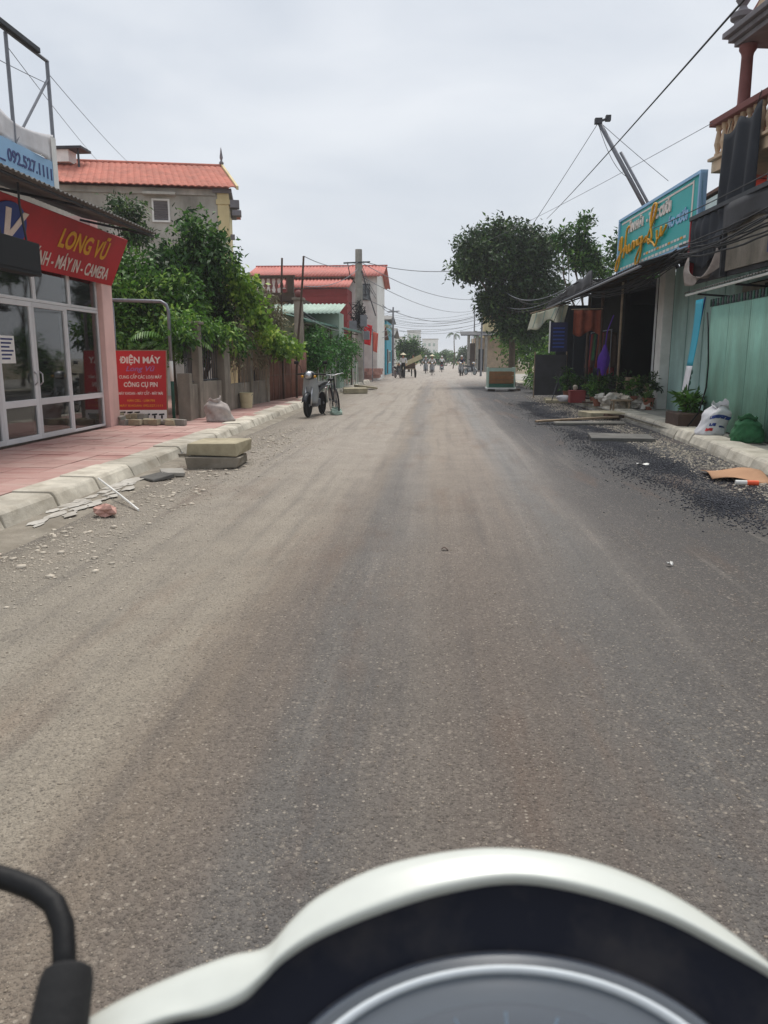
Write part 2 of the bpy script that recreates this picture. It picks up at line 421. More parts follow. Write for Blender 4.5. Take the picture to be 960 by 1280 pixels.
def tile_material():
    t = NT('red_paving'); oi = t.new('ShaderNodeObjectInfo')
    geo = t.new('ShaderNodeNewGeometry')
    n = t.noise(1.3, 5, .6, geo.outputs['Position']); g = t.noise(60, 3, .6, geo.outputs['Position'])
    c = t.ramp(oi.outputs['Random'], (0, lin((172, 124, 116))), (.5, lin((184, 139, 131))), (1, lin((192, 152, 143))))
    st = t.new('ShaderNodeMapping'); st.inputs['Scale'].default_value = (.5, 2.4, 1); t.link(geo.outputs['Position'], st.inputs['Vector'])
    dust = t.ramp(t.noise(1.1, 6, .7, st.outputs[0]), (.42, _bw[0]), (.68, _bw[1]))
    stain = t.ramp(t.noise(2.6, 6, .7, geo.outputs['Position']), (.55, _bw[0]), (.7, _bw[1]))
    c = t.mix(t.math('MULTIPLY', dust, .6), c, lin((208, 188, 176)))
    c = t.mix(t.math('MULTIPLY', stain, .4), c, lin((124, 92, 84)))
    c = t.mix(t.math('MULTIPLY', g, .3), c, lin((110, 76, 70)))
    t.base(c); t.set(Roughness=.8); t.bump(t.math('ADD', g, n), .3, .004); return t.m

M = dict(
    road=road_material(), tile=tile_material(),
    earth=mat('bare_earth', (134, 120, 98), .95, .25, .6, 20, .6, .03, dirt=(88, 100, 60), dirt_amt=.6, dirt_scale=.3),
    grout=mat('mortar_bed', (150, 118, 108), .95, .2, 2, 40, .4),
    kerb=mat('kerb_concrete', (204, 197, 182), .9, .2, 4, 60, .6, .008, dirt=(132, 121, 104), dirt_amt=.75, dirt_scale=2.6, tint=.2),
    concrete=mat('grey_concrete', (160, 156, 148), .9, .2, 3, 50, .5, .008, dirt=(104, 98, 88), dirt_amt=.6, dirt_scale=1.6),
    slab=mat('slab_concrete', (176, 166, 140), .9, .18, 5, 60, .6, .008, dirt=(128, 116, 92), dirt_amt=.6, dirt_scale=3),
    plaster_w=mat('spilt_plaster', (206, 201, 192), .9, .15, 6, 40, .5, dirt=(140, 131, 117), dirt_amt=.7, dirt_scale=2.5),
    stone_l=mat('pale_rubble', (190, 180, 165), .95, .25, 6, 50, .4, tint=.25),
    gutter=mat('gutter_concrete', (148, 140, 127), .95, .25, 4, 50, .6, .01, dirt=(104, 95, 82), dirt_amt=.7, dirt_scale=2.4),
    darkslab=mat('dark_slab', (104, 102, 98), .9, .25, 4, 50, .6, .01, dirt=(64, 62, 60), dirt_amt=.6, dirt_scale=3),  # plain darker concrete for the low and broken slabs
    grit=mat('road_grit', (140, 128, 114), .95, .3, 6, 50, .3, tint=.3),
    stone_d=mat('bitumen_chips', (58, 60, 70), .55, .4, 30, 90, .3, spec=.5),
    wallgrey=mat('weathered_render', (190, 186, 176), .95, .2, 1.2, 30, .5, .01, dirt=(112, 108, 98), dirt_amt=.7, dirt_scale=.9, streak=True),
    mossy=mat('stained_fence_render', (146, 138, 126), .95, .28, 2.4, 30, .6, .014, dirt=(82, 78, 68), dirt_amt=.75, dirt_scale=1.3, streak=True),
    pink=mat('pink_paint', (228, 190, 182), .8, .08, 2, 40, .15, dirt=(160, 128, 120), dirt_amt=.5, streak=True),
    white=mat('white_paint', (232, 231, 226), .55, .06, 3, 60, .1, dirt=(150, 146, 138), dirt_amt=.35, dirt_scale=2),
    alu=mat('white_aluminium', (218, 219, 220), .4, .04, 5, 80, .05, spec=.5),
    red=mat('red_sign_vinyl', (190, 30, 44), .5, .1, 1.5, 50, .05, dirt=(120, 20, 30), dirt_amt=.4),
    redboard=mat('faded_red_print', (196, 44, 48), .6, .08, 2, 60, .05),
    blue=mat('blue_sign_vinyl', (36, 62, 136), .5, .1, 3, 50, .05),
    ltblue=mat('pale_blue_print', (150, 190, 224), .55, .08, 2, 50, .05),
    navyprint=mat('navy_print', (46, 56, 112), .5, .05, 5, 50, 0),
    yellow=mat('yellow_letters', (216, 158, 26), .5, .12, 6, 50, .05),
    gold=mat('gold_letters', (222, 160, 24), .4, .12, 6, 50, .05),
    orange_ink=mat('orange_ink', (236, 164, 40), .6, .05, 6, 50, 0),
    ink_w=mat('white_ink', (226, 214, 206), .6, .1, 8, 60, 0),
    ink_p=mat('mauve_ink', (150, 110, 160), .6, .1, 8, 60, 0),
    black=mat('black_plastic', (17, 17, 19), .6, .15, 6, 80, .1, spec=.3),
    blackcloth=mat('black_tarpaulin', (38, 42, 50), .8, .2, 3, 60, .3),
    steel=mat('galvanised_steel', (128, 130, 136), .5, .12, 8, 60, .1, metallic=.6),
    darksteel=mat('dull_dark_steel', (70, 72, 76), .6, .2, 6, 60, .2, metallic=.4),
    rust=mat('rusty_sheet', (128, 88, 74), .85, .25, 3, 40, .4, .006, dirt=(70, 50, 44), dirt_amt=.7, dirt_scale=2, streak=True),
    tin=mat('grey_roof_sheet', (112, 110, 106), .6, .2, 2, 40, .2, dirt=(64, 58, 52), dirt_amt=.7, dirt_scale=1.4, spec=.4),
    tindark=mat('dark_roof_sheet', (62, 62, 66), .7, .25, 2, 40, .2, dirt=(34, 32, 32), dirt_amt=.6),
    teal=mat('teal_fence_sheet', (148, 194, 176), .6, .12, 1.5, 40, .1, dirt=(104, 122, 104), dirt_amt=.6, streak=True),
    tealsign=mat('teal_sign_vinyl', (0, 166, 164), .45, .08, 1.2, 50, .03),
    tealwall=mat('teal_render', (166, 196, 190), .85, .12, 2, 40, .3, dirt=(100, 122, 118), dirt_amt=.5, streak=True),
    turq=mat('turquoise_banner', (44, 160, 184), .5, .1, 2, 50, .05),
    greensheet=mat('green_roof_sheet', (40, 92, 76), .6, .2, 3, 40, .2, dirt=(60, 66, 56), dirt_amt=.5),
    palegreen=mat('pale_green_sheet', (168, 190, 176), .7, .12, 3, 40, .2, dirt=(120, 130, 118), dirt_amt=.5),
    rooftile=mat('terracotta_roof', (192, 116, 98), .85, .2, 3, 40, .3, dirt=(140, 92, 78), dirt_amt=.6, tint=.05),
    redtin=mat('red_tin_roof', (192, 108, 96), .7, .18, 2, 30, .2, dirt=(150, 88, 80), dirt_amt=.6),
    redwall=mat('oxblood_wall', (146, 58, 58), .8, .15, 2, 40, .2, dirt=(110, 46, 46), dirt_amt=.5, streak=True),
    cream=mat('cream_render', (226, 208, 160), .85, .1, 2, 40, .2, dirt=(170, 152, 110), dirt_amt=.4, streak=True),
    tanstone=mat('tan_moulding', (200, 176, 148), .85, .15, 3, 40, .3, dirt=(130, 108, 88), dirt_amt=.5),
    maroonstone=mat('maroon_moulding', (128, 80, 76), .8, .15, 4, 40, .2),
    greystone=mat('grey_cornice', (134, 130, 134), .85, .15, 3, 40, .3, dirt=(88, 84, 88), dirt_amt=.5),
    brown=mat('brown_timber', (84, 66, 56), .85, .25, 4, 50, .4, dirt=(52, 42, 38), dirt_amt=.5),
    wood=mat('weathered_plank', (158, 138, 116), .9, .25, 5, 60, .5, dirt=(96, 80, 64), dirt_amt=.6, dirt_scale=3),
    crate=mat('orange_ply', (150, 104, 66), .85, .2, 3, 50, .3, dirt=(88, 92, 62), dirt_amt=.6, dirt_scale=2),
    cardboard=mat('cardboard', (172, 132, 102), .9, .12, 4, 60, .15),
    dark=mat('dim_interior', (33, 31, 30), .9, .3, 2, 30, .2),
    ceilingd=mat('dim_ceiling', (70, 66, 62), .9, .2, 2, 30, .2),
    sackw=mat('woven_white_sack', (222, 220, 222), .75, .08, 6, 160, .25, dirt=(170, 164, 164), dirt_amt=.4, dirt_scale=4),
    sackg=mat('woven_grey_sack', (190, 180, 174), .8, .12, 8, 160, .3, dirt=(126, 114, 108), dirt_amt=.6, dirt_scale=5),
    greenbag=mat('green_net_bag', (44, 100, 62), .8, .3, 14, 120, .5),
    bucket=mat('cream_plastic', (206, 196, 160), .55, .12, 4, 60, .1, dirt=(140, 124, 92), dirt_amt=.6, dirt_scale=4),
    pot=mat('terracotta_pot', (150, 96, 76), .85, .2, 6, 60, .3),
    cabl=mat('cable_sheath', (34, 34, 36), .6, .1, 8, 60, 0),
    cablg=mat('grey_cable', (120, 124, 130), .6, .1, 8, 60, 0),
    bark=mat('tree_bark', (104, 92, 78), .95, .3, 6, 30, .9, .02, dirt=(66, 58, 50), dirt_amt=.6, dirt_scale=3, streak=True),
    palebark=mat('pale_painted_bark', (176, 168, 154), .95, .2, 6, 30, .7, .02, dirt=(110, 98, 84), dirt_amt=.7, dirt_scale=3),
    tyre=mat('tyre_rubber', (30, 30, 31), .85, .2, 8, 60, .2),
    chrome=mat('worn_chrome', (190, 190, 192), .3, .08, 8, 60, .05, metallic=.9),
    mpaint=mat('dark_scooter_paint', (46, 48, 54), .35, .1, 6, 60, .03, spec=.5),
    mgrey=mat('silver_scooter_paint', (150, 152, 152), .35, .1, 6, 60, .03, spec=.5),
    purple=mat('purple_nylon', (84, 40, 150), .7, .15, 6, 80, .3),
    orangecloth=mat('orange_cloth', (132, 66, 46), .85, .25, 6, 80, .3),
    navycloth=mat('navy_board', (34, 36, 66), .7, .2, 4, 60, .1),
    tarp=mat('striped_tarp', (206, 206, 188), .75, .12, 5, 60, .3, dirt=(186, 172, 110), dirt_amt=.7, dirt_scale=1.6),
    flag=mat('red_flag_cloth', (206, 34, 44), .8, .12, 5, 80, .2),
    brick=mat('pink_brick', (186, 146, 134), .95, .2, 8, 50, .4, tint=.25),
    pinkwall=mat('faded_pink_wall', (204, 172, 166), .9, .15, 2, 40, .3, dirt=(150, 120, 112), dirt_amt=.5),
    salmon=mat('salmon_paint', (212, 112, 96), .8, .12, 2, 40, .2),
    skin=mat('skin', (176, 128, 104), .6, .06, 6, 60, .05), hair=mat('dark_hair', (30, 26, 24), .7, .2, 8, 60, .2),
    glass=glass_mat('shop_glass', (96, 104, 104), .10, .03), winglass=glass_mat('window_glass', (70, 80, 84), .5, .08),
    leaf_dark=leaf_mat('deep_green_leaf', (24, 52, 20), (68, 110, 46), (120, 156, 72)),
    leaf_mid=leaf_mat('mid_green_leaf', (36, 72, 22), (92, 138, 50), (150, 182, 84)),
    leaf_lime=leaf_mat('lime_vine_leaf', (70, 108, 34), (134, 170, 62), (184, 204, 96), .4),
    leaf_olive=leaf_mat('olive_leaf', (28, 46, 24), (66, 94, 50), (116, 140, 80)),
    leaf_bush=leaf_mat('bush_leaf', (30, 72, 26), (66, 124, 48), (104, 158, 66)),
    leaf_grey=leaf_mat('dry_grey_leaf', (94, 90, 70), (136, 132, 104), (168, 160, 130)),
)

# ------------------------------------------------------------------ the setting
setting(B().bx(-1500, 1500, -200, 3000, -.6, -.05).build('ground', M['earth']))
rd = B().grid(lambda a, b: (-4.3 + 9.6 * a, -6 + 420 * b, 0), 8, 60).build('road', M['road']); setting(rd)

def kl(y): return -3.6 - .02 * (min(y, 25) - 6)          # outer top edge of the left kerb
def kr(y): return 4.06 + .06 * (min(max(y, 6), 16) - 9.7) # outer top edge of the right kerb

kerb = B().bx(-4.36, -4.0, 2, 62, -.05, .05).build('kerb', M['concrete']); setting(kerb)
kp = random.Random(3)
def kerb_run(parent, fx, side, y0, y1, miss=(), lift=0):
    y = y0; k = 0; w = .38
    while y < y1:
        L = .99 + kp.uniform(-.03, .03); ym = y + L / 2
        if k not in miss:
            dx = kp.uniform(-.012, .012); dz = lift + kp.uniform(-.008, .008)
            prof = [(.09, -.1), (.075, .02), (.03, .125), (.0, .155), (-w, .158), (-w, -.1)]
            g = L - .014; a = fx(y); c = fx(y + L); ang = math.atan2(c - a, L)
            b = B(); b.ext([(p[0] * -side, -g / 2, p[1]) for p in prof], (0, g, 0)) if side > 0 else b.ext([(p[0], -g / 2, p[1]) for p in prof], (0, g, 0))
            b.v = [(x_ + kp.uniform(-.009, .009), y_ + kp.uniform(-.014, .002) * (1 if y_ > 0 else -1), z_ + kp.uniform(-.008, .004)) for x_, y_, z_ in b.v]
            o = b.build('kerb_stone', M['kerb'], parent, bevel=.012, local=True)
            o.location = (fx(ym) + dx, ym, dz); o.rotation_euler = (kp.uniform(-.006, .006), kp.uniform(-.012, .012), -ang + kp.uniform(-.006, .006))
        y += L; k += 1
kerb_run(kerb, kl, -1, 4.0, 46)
kerbr = B().bx(4.3, 4.6, 5, 44, -.05, .05).build('kerb', M['concrete']); setting(kerbr)
kerb_run(kerbr, kr, 1, 6.0, 44, (22, 27, 28), .03)

side = B().bx(-14, -4.05, 2, 62, -.05, .128).build('sidewalk', M['grout']); setting(side)
tl = B().box((0, 0, -.012), (.394, .394, .024)).mesh('paving_tile'); tl.materials.append(M['tile'])
tp = random.Random(9)
for j in range(45):
    for i in range(5):
        y = 5.2 + j * .4; x = -4.22 - i * .4
        if y + .2 > 13.9 and i == 4 and False: continue
        o = bpy.data.objects.new('paving_tile', tl); COL.objects.link(o); o.parent = side
        o.location = (x + tp.uniform(-.003, .003), y + tp.uniform(-.003, .003), .149 + tp.uniform(-.004, .004))
        o.rotation_euler = (tp.uniform(-.006, .006), tp.uniform(-.006, .006), tp.uniform(-.006, .006))
# plain screed where the tiles stop, further along
setting(B().bx(-6.3, -4.06, 23.0, 62, .1, .146).build('sidewalk', M['grout']))
pav = B().grid(lambda a, b: (4.3 + 9 * a, 5 + 60 * b, .135 + .012 * math.sin(9 * a + 23 * b)), 12, 60).build('pavement', M['concrete']); setting(pav)

# gutter strip at the foot of the left kerb: poured concrete with a broken edge, a spill of white plaster
gp = random.Random(5); edge = [kl(y) + .42 + gp.uniform(-.05, .05) + (.0 if y < 9 else -.1) for y in range(3, 34)]
b = B(); b.grid(lambda a, q: (kl(3 + 30 * q) + .05 + (edge[min(30, int(q * 30))] - kl(3 + 30 * q) - .05) * a, 3 + 30 * q, .02 if a < .99 else .0), 3, 30)
setting(b.build('gutter', M['gutter']))
b = B(); g2 = random.Random(8)
for i in range(46):                                    # splashes of white plaster, each an irregular thin crust
    y = 6.0 + 2.7 * g2.random() ** .8; x = kl(y) + .1 + .26 * g2.random(); r = g2.uniform(.02, .085); n = 11; z = .0225 + i * .00012
    if i < 12: x = kl(y) + .09 + .1 * g2.random(); r *= 1.5
    b.ext([(x + r * .7 * (1 + g2.uniform(-.4, .4)) * math.cos(6.283 * k / n), y + r * 1.7 * (1 + g2.uniform(-.4, .4)) * math.sin(6.283 * k / n), z) for k in range(n)], (0, 0, .0015))
sp = b.build('plaster_spill', M['plaster_w']); setting(sp, 'stuff')

def pebbles(name, n, fn, s0, s1, m, seed, squash=.6):
    g = np.random.default_rng(seed)
    base = np.array([(i, j, k) for k in (-1, 1) for (i, j) in ((-1, -1), (1, -1), (1, 1), (-1, 1))], float)
    F0 = np.array([(3, 2, 1, 0), (4, 5, 6, 7), (0, 1, 5, 4), (1, 2, 6, 5), (2, 3, 7, 6), (3, 0, 4, 7)])
    P = fn(g, n); s = g.uniform(s0, s1, n) * g.uniform(.5, 1, n)
    V = base[None] * (1 + g.uniform(-.45, .25, (n, 8, 3))); V *= s[:, None, None] * np.array([1, .8, squash])
    th = g.uniform(0, 6.28, n); c, q = np.cos(th)[:, None], np.sin(th)[:, None]
    V = np.stack([V[..., 0] * c - V[..., 1] * q, V[..., 0] * q + V[..., 1] * c, V[..., 2] + s[:, None] * squash * .45], -1) + P[:, None, :]
    F = (F0[None] + 8 * np.arange(n)[:, None, None]).reshape(-1, 4)
    return setting(fast(name, V.reshape(-1, 3), F, m), 'stuff')
def strip(x0, x1, y0, y1, yp=1., clus=0):
    def fn(g, n):
        y = y0 + (y1 - y0) * g.uniform(0, 1, n) ** yp + g.normal(0, .55, n) - .5 * g.exponential(1., n)
        x = g.normal((x0 + x1) / 2, (x1 - x0) / 2.6, n)
        return np.stack([x, y, np.zeros(n)], 1)
    return fn
def chipfn(g, n):
    m_ = n * 4; y = 7.2 + 18.4 * g.uniform(0, 1, m_) ** 1.2 + g.normal(0, .5, m_) - .35 * g.exponential(1., m_); x = g.normal(2.98, .3, m_)
    hgt = .5 + .5 * np.sin(2.6 * x + 1.1 * y + 1.5 * np.sin(.7 * y)) * np.sin(5.1 * x - .8 * y + np.cos(1.9 * y))
    keep = np.where(g.uniform(0, 1, m_) < .12 + .88 * hgt ** 1.6)[0][:n]; keep = np.resize(keep, n)
    z = .022 * hgt[keep] ** 2 * g.uniform(0, 1, n)
    return np.stack([x[keep], y[keep], z], 1)
pebbles('roadside_rubble', 9000, strip(-3.35, -2.3, 4.9, 16, 1.2), .003, .012, M['stone_l'], 1, .4)
pebbles('broken_fragments', 420, strip(-3.3, -2.55, 5.2, 15, 1.2), .012, .035, M['stone_l'], 6, .4)
pebbles('loose_grit', 3800, strip(-3.2, 3.2, 1.6, 9, 1.5), .002, .0055, M['grit'], 2, .5)
pebbles('bitumen_chippings', 46000, chipfn, .002, .0105, M['stone_d'], 3, .7)
pebbles('kerbside_rubble', 6000, strip(3.4, 4.05, 7.3, 30, 1.4), .005, .02, M['stone_l'], 4)

# ================================================================== LEFT: the glass-fronted shop
SX = -6.15                                    # plane of the shopfront
shop = thing('shop_building', 'pink single-storey shop with white framed glass front under a tin awning', 'shop', (SX, 11, .15))
B().bx(-11.5, SX - .06, 14.1, 14.42, .1, 3.9).bx(-11.5, -11.3, 3.0, 14.1, .1, 3.9).bx(-11.3, SX - .06, 2.8, 3.0, .1, 3.9).build('wall', M['pink'], shop)
B().bx(-11.29, SX - .05, 3.01, 14.09, .13, .17).build('floor', M['concrete'], shop)
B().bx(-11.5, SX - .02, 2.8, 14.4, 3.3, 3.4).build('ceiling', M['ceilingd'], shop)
B().bx(SX - .12, SX + .12, 14.0, 14.44, .13, 3.3).build('pillar', M['pink'], shop, bevel=.01)
B().bx(SX - .2, SX - .03, 3.0, 13.99, 2.98, 3.31).build('lintel', M['pink'], shop)
aw = B().corr((-4.95, 3.0, 3.56), (0, 11.0, 0), (-1.35, 0, .3), 90, .014, (.2, 0, 1), 6).build('awning', M['tin'], shop, smooth=True, solid=.004)
for y in (5.2, 8.2, 11.2, 13.7):
    B().tube([(-5.0, y, 3.5), (-6.2, y, 3.76)], .022, 6).build('awning_rafter', M['darksteel'], shop)
B().tube([(-5.02, 3.0, 3.515), (-5.02, 13.98, 3.515)], .02, 6).build('awning_rail', M['darksteel'], shop)
# glazing: mullion positions along the street and two doors
def frame_rect(b, x, y0, y1, z0, z1, w=.045, d=.06, skip=()):
    if 'b' not in skip: b.bx(x - d / 2, x + d / 2, y0, y1, z0, z0 + w)
    if 't' not in skip: b.bx(x - d / 2, x + d / 2, y0, y1, z1 - w, z1)
    b.bx(x - d / 2 + .001, x + d / 2 - .001, y0, y0 + w, z0 + w, z1 - w); b.bx(x - d / 2 + .001, x + d / 2 - .001, y1 - w, y1, z0 + w, z1 - w)
    return b
def window(parent, x, y0, y1, z0, z1, name='window', w=.045):
    o = frame_rect(B(), x, y0, y1, z0, z1, w).build(name, M['alu'], parent, bevel=.004)
    B().bx(x - .006, x + .006, y0 + w, y1 - w, z0 + w, z1 - w).build('pane', M['glass'], o); return o
def door(parent, x, y0, y1, hy):
    o = B(); frame_rect(o, x, y0, y1, .17, 2.24, .075); o.bx(x - .029, x + .029, y0 + .075, y1 - .075, .69, .79)
    o = o.build('door', M['alu'], parent, bevel=.005)
    B().bx(x - .006, x + .006, y0 + .075, y1 - .075, .79, 2.165).build('pane', M['glass'], o)
    B().bx(x - .006, x + .006, y0 + .075, y1 - .075, .245, .69).build('pane', M['glass'], o)
    B().tube([(x + .03, hy, 1.0), (x + .075, hy, 1.04), (x + .075, hy, 1.16), (x + .03, hy, 1.2)], .011, 6).build('handle', M['chrome'], o)
door(shop, SX, 9.62, 10.60, 9.72); door(shop, SX, 10.60, 11.62, 11.54); door(shop, SX, 11.62, 12.72, 11.70)
for (a, c) in ((12.72, 13.98),):
    window(shop, SX, a, c, .17, .74); window(shop, SX, a, c, .74, 2.24)
for (a, c) in ((8.4, 9.6), (7.2, 8.4)): window(shop, SX, a, c, .17, 2.24)
for (a, c) in ((7.2, 8.4), (8.4, 9.62), (9.62, 10.6), (10.6, 11.75), (11.75, 12.9), (12.9, 13.98)): window(shop, SX, a, c, 2.245, 2.975)
# notice taped on the door
nt = thing('paper_notice', 'white paper notice taped on the glass door', 'notice', (SX + .012, 10.88, 1.2))
B().bx(SX + .008, SX + .012, 10.68, 11.08, 1.33, 1.72).build('sheet', M['white'], nt)
for i in range(6): B().bx(SX + .0121, SX + .0135, 10.72, 11.04 - .05 * (i % 3), 1.66 - i * .055, 1.685 - i * .055).build('text_line', M['navyprint'], nt)
# goods inside, dim behind the glass
for i, (x, y, s, l) in enumerate(((-7.1, 10.9, (.7, .8, .55), 'large cardboard box on the shop floor behind the middle glass door'), (-6.9, 11.7, (.5, .55, .4), 'small cardboard box behind the door beside the large one'))):
    o = thing('cardboard_box', l, 'box', (x, y, .17)); B().box((x, y, .17 + s[2] / 2), s, rz=.2 * i).build('carton', M['cardboard'], o, bevel=.01)
    B().box((x, y, .172 + s[2]), (s[0] * .1, s[1] * .98, .006), rz=.2 * i).build('tape', M['wood'], o)
shf = thing('display_shelf', 'tall dark display shelf standing inside the glass shop', 'shelf', (-8.6, 11.2, .17))
for y in (9.8, 12.6): B().bx(-8.8, -8.3, y - .02, y + .02, .17, 2.3).build('upright', M['darksteel'], shf)
for z in (.4, .9, 1.4, 1.9, 2.25): B().bx(-8.78, -8.32, 9.83, 12.57, z, z + .03).build('shelf_board', M['wood'], shf)
for i in range(14):
    z = (.43, .93, 1.43, 1.93)[i % 4]; y = 9.95 + (i // 4) * .66 + .1 * (i % 3); s = (.3, .3 + .1 * (i % 2), .22 + .06 * (i % 3))
    o = thing('boxed_tool', 'boxed tool on the display shelf inside the glass shop', 'box', (-8.55, y, z), group='boxed tools on the shop shelf')
    B().box((-8.55, y, z + s[2] / 2), s).build('carton', (M['blue'], M['cardboard'], M['red'], M['white'])[(i * 7 + i // 3) % 4], o)
ms = thing('water_pump', 'dark pump machine on the shop floor behind the end window', 'machine', (-6.8, 13.3, .17))
B().bx(-7.1, -6.5, 13.0, 13.6, .17, .25).build('base_plate', M['darksteel'], ms); B().tube([(-6.8, 13.05, .45), (-6.8, 13.6, .45)], .18, 14).build('motor', M['mpaint'], ms); B().lathe([(.2, 0), (.2, .1), (.12, .14), (.06, .3)], (-6.75, 13.2, .6), 12).build('tank', M['mpaint'], ms)

# red fascia sign, its top leaning out towards the street
fs = thing('shop_sign', 'red fascia sign with yellow and white lettering under the tin awning', 'sign', (-6.0, 11.5, 2.74))
sv = Vector((.36, 0, .80)); su = Vector((0, 1, 0)); so = Vector((-6.02, 7.6, 2.72))
sn = su.cross(sv).normalized()
q = [so, so + su * 6.83, so + su * 6.83 + sv, so + sv]
B().ext([p - sn * .09 for p in q], sn * .09).build('panel', M['red'], fs)
def onsign(y, t): return so + su * (y - 7.6) + sv * t + sn * .003
text('LONG VŨ', .40, M['yellow'], fs, onsign(12.92, .62), su, sv, bold=.03, width=1.75, shear=.12)
text('MÁY TÍNH - MÁY IN - CAMERA', .30, M['ink_w'], fs, onsign(12.48, .20), su, sv, bold=.012, width=3.25)
lg = B(); lg.lathe([(.0, 0), (.52, 0), (.52, .012), (.0, .012)], (0, 0, 0), 30)
lgm = Matrix((su, sv.normalized(), sn)).transposed()
lg.v = [tuple(onsign(10.55, .5) + lgm @ Vector((p[0], p[1] * .72, p[2]))) for p in lg.v]
lg.build('logo_disc', M['blue'], fs)
text('LV', .66, M['ink_w'], fs, onsign(10.5, .52) + sn * .012, su, sv, name='logo', bold=.03, width=1.0, shear=.1)
# black box lamp hung on arms before the sign
bl = thing('box_lamp', 'black rectangular box lamp hanging in front of the red fascia sign', 'lamp', (-5.2, 9.6, 2.4))
B().bx(-5.28, -5.12, 9.0, 10.07, 2.44, 2.85).build('casing', M['black'], bl, bevel=.012)
B().bx(-5.119, -5.112, 9.05, 10.02, 2.49, 2.82).build('screen', M['black'], bl)
for y in (9.3, 9.9): B().tube([(-5.2, y, 2.87), (-5.25, y, 3.3), (-5.25, y, 3.56)], .014, 6).build('hanger', M['darksteel'], bl)

# pale blue sign board standing on the awning, white cloth above it
bs = thing('phone_number_sign', 'pale blue banner with a phone number standing on the tin awning', 'sign', (-5.4, 10, 3.74))
B().bx(-5.43, -5.40, 7.0, 11.32, 3.72, 4.10).build('panel', M['ltblue'], bs)
B().grid(lambda a, c: (-5.415 + .03 * math.sin(a * 23) * (1 - c * .2), 7.0 + 4.34 * a, 4.102 + c * (.36 - .10 * math.sin(a * math.pi * 3.1) * c)), 40, 6).build('cloth_cover', M['sackw'], bs, smooth=True, solid=.004)
B().bx(-5.398, -5.394, 11.18, 11.32, 3.73, 4.44).build('end_strip', M['white'], bs)
text('0983... _ 092.527.1111', .21, M['navyprint'], bs, (-5.399, 10.16, 3.91), (0, 1, 0), (0, 0, 1), width=1.95, bold=.02)
fr = thing('sign_frame', 'open grey steel frame with a dark light bar above the awning', 'frame', (-5.45, 11, 3.75))
B().tube([(-5.45, 11.36, 3.7), (-5.45, 11.36, 5.44)], .026, 6).build('post', M['steel'], fr); B().tube([(-5.45, 10.3, 3.7), (-5.45, 10.3, 5.42)], .024, 6).build('post', M['steel'], fr); B().tube([(-5.45, 8.5, 3.7), (-5.45, 8.5, 5.42)], .024, 6).build('post', M['steel'], fr)
B().tube([(-5.45, 8.4, 5.45), (-5.45, 11.38, 5.45)], .024, 6).build('top_rail', M['steel'], fr)
B().tube([(-5.45, 10.33, 4.15), (-5.45, 11.33, 5.2)], .018, 6).build('brace', M['steel'], fr)
B().box((-5.42, 9.9, 5.47), (.09, 2.3, .07)).build('light_bar', M['darksteel'], fr, bevel=.01)

# standing red price board, leaning by the pillar
rb = thing('advertising_board', 'standing red board with white tool-shop lettering beside the pink pillar', 'sign board', (-5.82, 15.0, .15))
ou, ov = Vector((1, .1, 0)).normalized(), Vector((.0, .10, 1)).normalized(); oo = Vector((-6.31, 14.92, .4)); on = ou.cross(ov)
def brd(a, c): return oo + ou * a + ov * c
B().ext([brd(-.02, -.24), brd(1.02, -.24), brd(1.02, 1.17), brd(-.02, 1.17)], -on * .03).build('backing', M['wood'], rb)
B().ext([brd(0, 0), brd(1.0, 0), brd(1.0, 1.15), brd(0, 1.15)], on * .006).build('red_panel', M['redboard'], rb)
B().ext([brd(0, -.22), brd(1.0, -.22), brd(1.0, -.003), brd(0, -.003)], on * .005).build('white_panel', M['white'], rb)
for i, x in enumerate((.14, .28, .42, .62, .76, .9)):
    k = B(); z0 = -.13 if i > 2 else -.09
    k.ext([brd(x - .055, z0 + .05), brd(x + .05, z0 + .06), brd(x + .05, z0 + .03), brd(x - .055, z0 + .02)], on * .009)
    k.ext([brd(x - .015, z0 - .04), brd(x + .02, z0 - .04), brd(x + .02, z0 + .021), brd(x - .015, z0 + .021)], on * .009)
    k.build('tool_picture', M['black'], rb)
for body, sz, z, wd, mm, bo, sh in (('ĐIỆN MÁY', .17, .965, .80, 'ink_w', .035, 0), ('Long Vũ', .14, .80, .56, 'ink_p', .01, .3), ('CUNG CẤP CÁC LOẠI MÁY', .085, .64, .84, 'ink_w', .02, 0), ('CÔNG CỤ PIN', .125, .49, .66, 'ink_w', .03, 0),
                                    ('MÁY KHOAN - MÁY CẮT - MÁY MÀI', .075, .32, .86, 'ink_w', .02, 0), ('HÀN CELL - LÀM PIN', .065, .18, .54, 'orange_ink', .015, 0), ('MÁY KHOAN: 092.527.1111', .06, .08, .84, 'orange_ink', .015, 0)):
    text(body, sz, M[mm], rb, brd(.5, z) + on * .0065, ou, ov, bold=bo, width=wd, depth=.002, shear=sh)
# broken blocks heaped against the foot of the board
bq = random.Random(21)
for i in range(19):
    lay = 0 if i < 13 else 1
    x = -6.25 + (i % 13) * .115 + bq.uniform(-.03, .03); y = 14.42 + bq.uniform(-.12, .16) + lay * .1; s = (bq.uniform(.14, .26), bq.uniform(.1, .2), bq.uniform(.07, .115))
    z = .155 + s[2] / 2 + lay * .095
    o = B().box((0, 0, 0), s, rx=bq.uniform(-.2, .2) * lay, ry=bq.uniform(-.25, .25) * lay, rz=bq.uniform(-.5, .5), jit=.014, r=bq).build('concrete_block', M['slab'] if i % 3 else M['concrete'], bevel=.006)
    o.location = (x, y, z)
    tag(o, 'broken concrete block heaped at the foot of the red board', 'block', 'broken blocks heaped below the red board')
